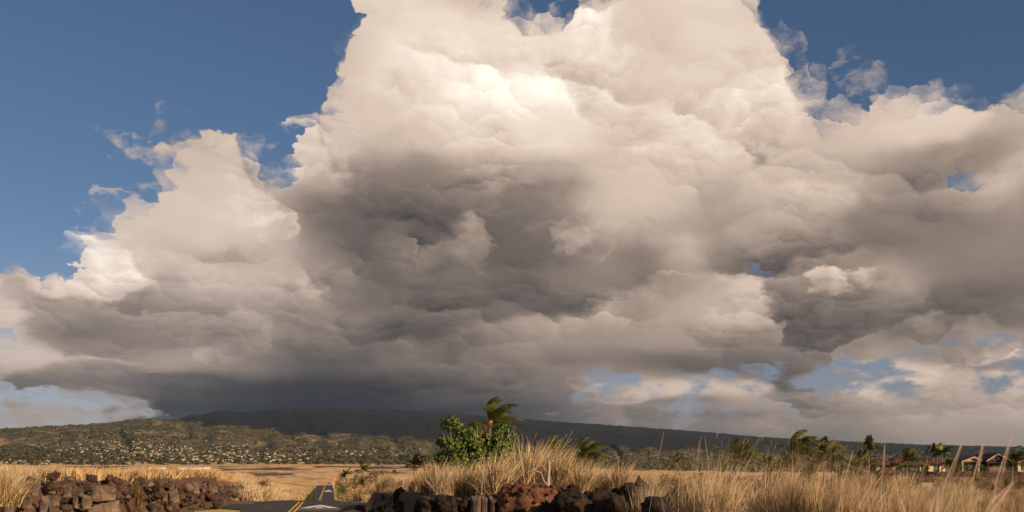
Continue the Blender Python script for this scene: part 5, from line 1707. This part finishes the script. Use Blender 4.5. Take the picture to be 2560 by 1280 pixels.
# ================================================================= small things by the road
def sign():
    Y = 430
    p = pix(838, 1199, Y)
    z0 = H(p.x, Y)
    t = empty('roadwork_sign', (p.x, Y, z0))
    tag(t, 'small orange sign on the right verge near the crest of the road', 'sign')
    h = p.z - z0
    obj('panel', prism('panel', [(-0.85, h), (0, h - 0.85), (0.85, h), (0, h + 0.85)], -0.05, 0.0, M_orange), t)
    for s in (-1, 1): obj('post', prism('post', [(s * 0.25 - .05, -0.2), (s * 0.25 + .05, -0.2), (s * 0.25 + .05, h + .3), (s * 0.25 - .05, h + .3)], 0.02, 0.08, M_steel), t)
    obj('flag', prism('flag', [(0.0, h + 0.9), (0.55, h + 1.15), (0.7, h + 0.8), (0.1, h + 0.6)], 0.1, 0.13, M_orange), t)
sign()

def marker(px, y0, y1, Y, lab, mt, r=0.05):
    a, b_ = pix(px, y1, Y), pix(px, y0, Y)
    z0 = min(a.z, H(a.x, Y))
    t = empty('marker_post', (a.x, Y, z0))
    tag(t, lab, 'post')
    V, Q, T = tube([(0, 0, -0.1), (0, 0, (b_.z - z0) * .5), (0, 0, b_.z - z0)], [r, r, r * .9], 8)
    obj('shaft', np_mesh('shaft', V, [Q, T], mt, True), t)
    V, Q, T = tube([(0, 0, b_.z - z0), (0, 0, b_.z - z0 + r * 2.5)], [r * 1.25, r * 1.1], 8)
    obj('cap', np_mesh('cap', V, [Q, T], mt, True), t)
marker(833.5, 1209, 1215, 430, 'white marker post below the orange sign', M_pale, 0.12)
marker(793, 1188, 1208, 560, 'thin pale pole standing in the grass left of the road crest', M_steel, 0.10)
marker(607, 1237, 1252, 104, 'short pinkish stake at the far end of the left lava bank', M_trim, 0.05)
marker(940, 1251, 1272, 70, 'thin grey stake in the shade of the right bank', M_steel, 0.02)

def car():
    Y = 500
    X = float(road_x(Y)) + 1.8
    t = empty('car', (X, Y, float(road_z(Y)) + 0.02), math.atan(0.165))
    tag(t, 'tiny car far down the road at its crest', 'car')
    obj('body', prism('body', [(-0.88, 0.35), (0.88, 0.35), (0.90, 0.75), (0.84, 0.95), (-0.84, 0.95), (-0.90, 0.75)], -2.1, 2.1, M_red), t)
    bm = bmesh.new()
    lo = [(-0.80, -1.7, .96), (0.80, -1.7, .96), (0.80, 1.0, .96), (-0.80, 1.0, .96)]; hi = [(-0.62, -1.2, 1.45), (0.62, -1.2, 1.45), (0.62, 0.4, 1.45), (-0.62, 0.4, 1.45)]
    a = [bm.verts.new(p) for p in lo]; b_ = [bm.verts.new(p) for p in hi]
    bm.faces.new(b_); bm.faces.new(list(reversed(a)))
    for i in range(4): bm.faces.new((a[i], a[(i + 1) % 4], b_[(i + 1) % 4], b_[i]))
    obj('cabin', bm_mesh('cabin', bm, M_glass), t)
    obj('cabin_roof', box_mesh('cabin_roof', -0.64, 0.64, -1.22, 0.42, 1.453, 1.49, M_red), t)
    for sx in (-0.8, 0.8):
        for sy in (-1.3, 1.35):
            V, Q, T = tube([(sx - .1, sy, 0.32), (sx + .1, sy, 0.32)], [0.32, 0.32], 14)
            obj('wheel', np_mesh('wheel', V, [Q, T], M_tyre, True), t)
    for sx in (-0.7, 0.7): obj('tail_light', box_mesh('tail_light', sx - .12, sx + .12, -2.13, -2.101, 0.7, 0.84, M_orange), t)
car()

# ================================================================= seed plumes close to the camera
def plume(px0, py0, px1, py1, Y, hl, rad, lab, seed):
    """stalk from pixel (px0,py0) to the tip (px1,py1); the head takes the upper hl part"""
    r = np.random.default_rng(seed)
    a, b_ = pix(px0, py0, Y), pix(px1, py1, Y + 0.15)
    foot = Vector((a.x - (b_.x - a.x) * 0.5, Y - 0.1, H(a.x, Y) - 0.02))
    t = empty('grass_plume', foot)
    tag(t, lab, 'grass plume', 'seed plumes close to the camera')
    pts = [Vector((0, 0, 0)), a - foot, (a - foot).lerp(b_ - foot, 0.5) + Vector((-0.01, 0, 0.01)), b_ - foot]
    V, Q, T = tube(pts, [0.0018, 0.0016, 0.0013, 0.0009], 6)
    obj('stalk', np_mesh('stalk', V, [Q, T], M_plume, True, dict(tone=np.full(len(V), 0.1))), t)
    h0 = (a - foot).lerp(b_ - foot, 1 - hl); h1 = b_ - foot
    n = 1500
    s = r.uniform(0, 1, n)
    c = np.array(h0[:])[None] * (1 - s[:, None]) + np.array(h1[:])[None] * s[:, None]
    ax = np.array((h1 - h0).normalized()[:])
    d = r.normal(0, 1, (n, 3)); d -= (d @ ax)[:, None] * ax; d /= np.linalg.norm(d, axis=1)[:, None]
    prof = rad * np.power(np.sin(np.pi * (0.06 + 0.90 * s)), 0.6)
    tip = c + d * (prof * r.uniform(0.6, 1.15, n))[:, None] + ax * (prof * 1.1)[:, None]
    w = np.cross(d, ax) * 0.0010
    V = np.stack([c - w, c + w, tip], 1).reshape(-1, 3)
    obj('seed_head', np_mesh('seed_head', V, np.arange(n * 3).reshape(-1, 3), M_plume, False, dict(tone=np.repeat(r.normal(0, .12, n), 3))), t)
for k, a in enumerate(((2440, 1330, 2532, 1205, 2.6, 0.7, 0.008, 'fat fuzzy purplish seed plume leaning right at the lower right corner'),
                       (2415, 1330, 2462, 1092, 3.4, 0.45, 0.0035, 'tall upright seed plume left of the large gabled house'),
                       (2470, 1330, 2530, 1085, 3.2, 0.5, 0.003, 'tall thin seed plume in front of the large gabled house'),
                       (2330, 1330, 2412, 1090, 3.8, 0.45, 0.003, 'thin pale seed plume leaning right in front of the smaller gabled house'),
                       (2205, 1330, 2212, 1110, 4.5, 0.4, 0.0022, 'faint upright seed plume left of the yellowish palm'),
                       (2090, 1310, 2133, 1125, 6.0, 0.4, 0.003, 'pale leaning seed plume between the leaning palms and the star shaped palm'),
                       (1625, 1270, 1660, 1076, 16, 0.3, 0.006, 'long bare stalk standing high above the grass against the mountain'),
                       (1735, 1280, 1748, 1100, 11, 0.3, 0.006, 'upright grass stalk above the largest clump'),
                       (1790, 1280, 1762, 1092, 11, 0.3, 0.005, 'left leaning grass stalk above the largest clump'),
                       (2280, 1345, 2245, 1235, 2.8, 0.8, 0.006, 'blurred seed plume low in the right foreground'),
                       (2330, 1350, 2345, 1220, 2.5, 0.75, 0.006, 'blurred upright seed plume low in the right foreground'))):
    plume(*a, seed=k)

# ================================================================= haze
HAZE = 5e-6
def haze():
    me = box_mesh('haze', -20500, 20500, -400, 22500, -60.0, 820, None)
    me.materials.clear()
    m = bpy.data.materials.new('haze')
    m.use_nodes = True
    nt = m.node_tree
    nt.nodes.clear()
    o = nt.nodes.new('ShaderNodeOutputMaterial')
    v = nt.nodes.new('ShaderNodeVolumePrincipled')
    v.inputs['Color'].default_value = (0.42, 0.66, 1.0, 1)
    v.inputs['Density'].default_value = HAZE
    v.inputs['Anisotropy'].default_value = 0.0
    nt.links.new(v.outputs[0], o.inputs['Volume'])
    me.materials.append(m)
    ob = obj('haze', me)
    tag(ob, 'thin pale haze in the air over the plain and mountain', 'haze', kind='stuff')
if HAZE: haze()
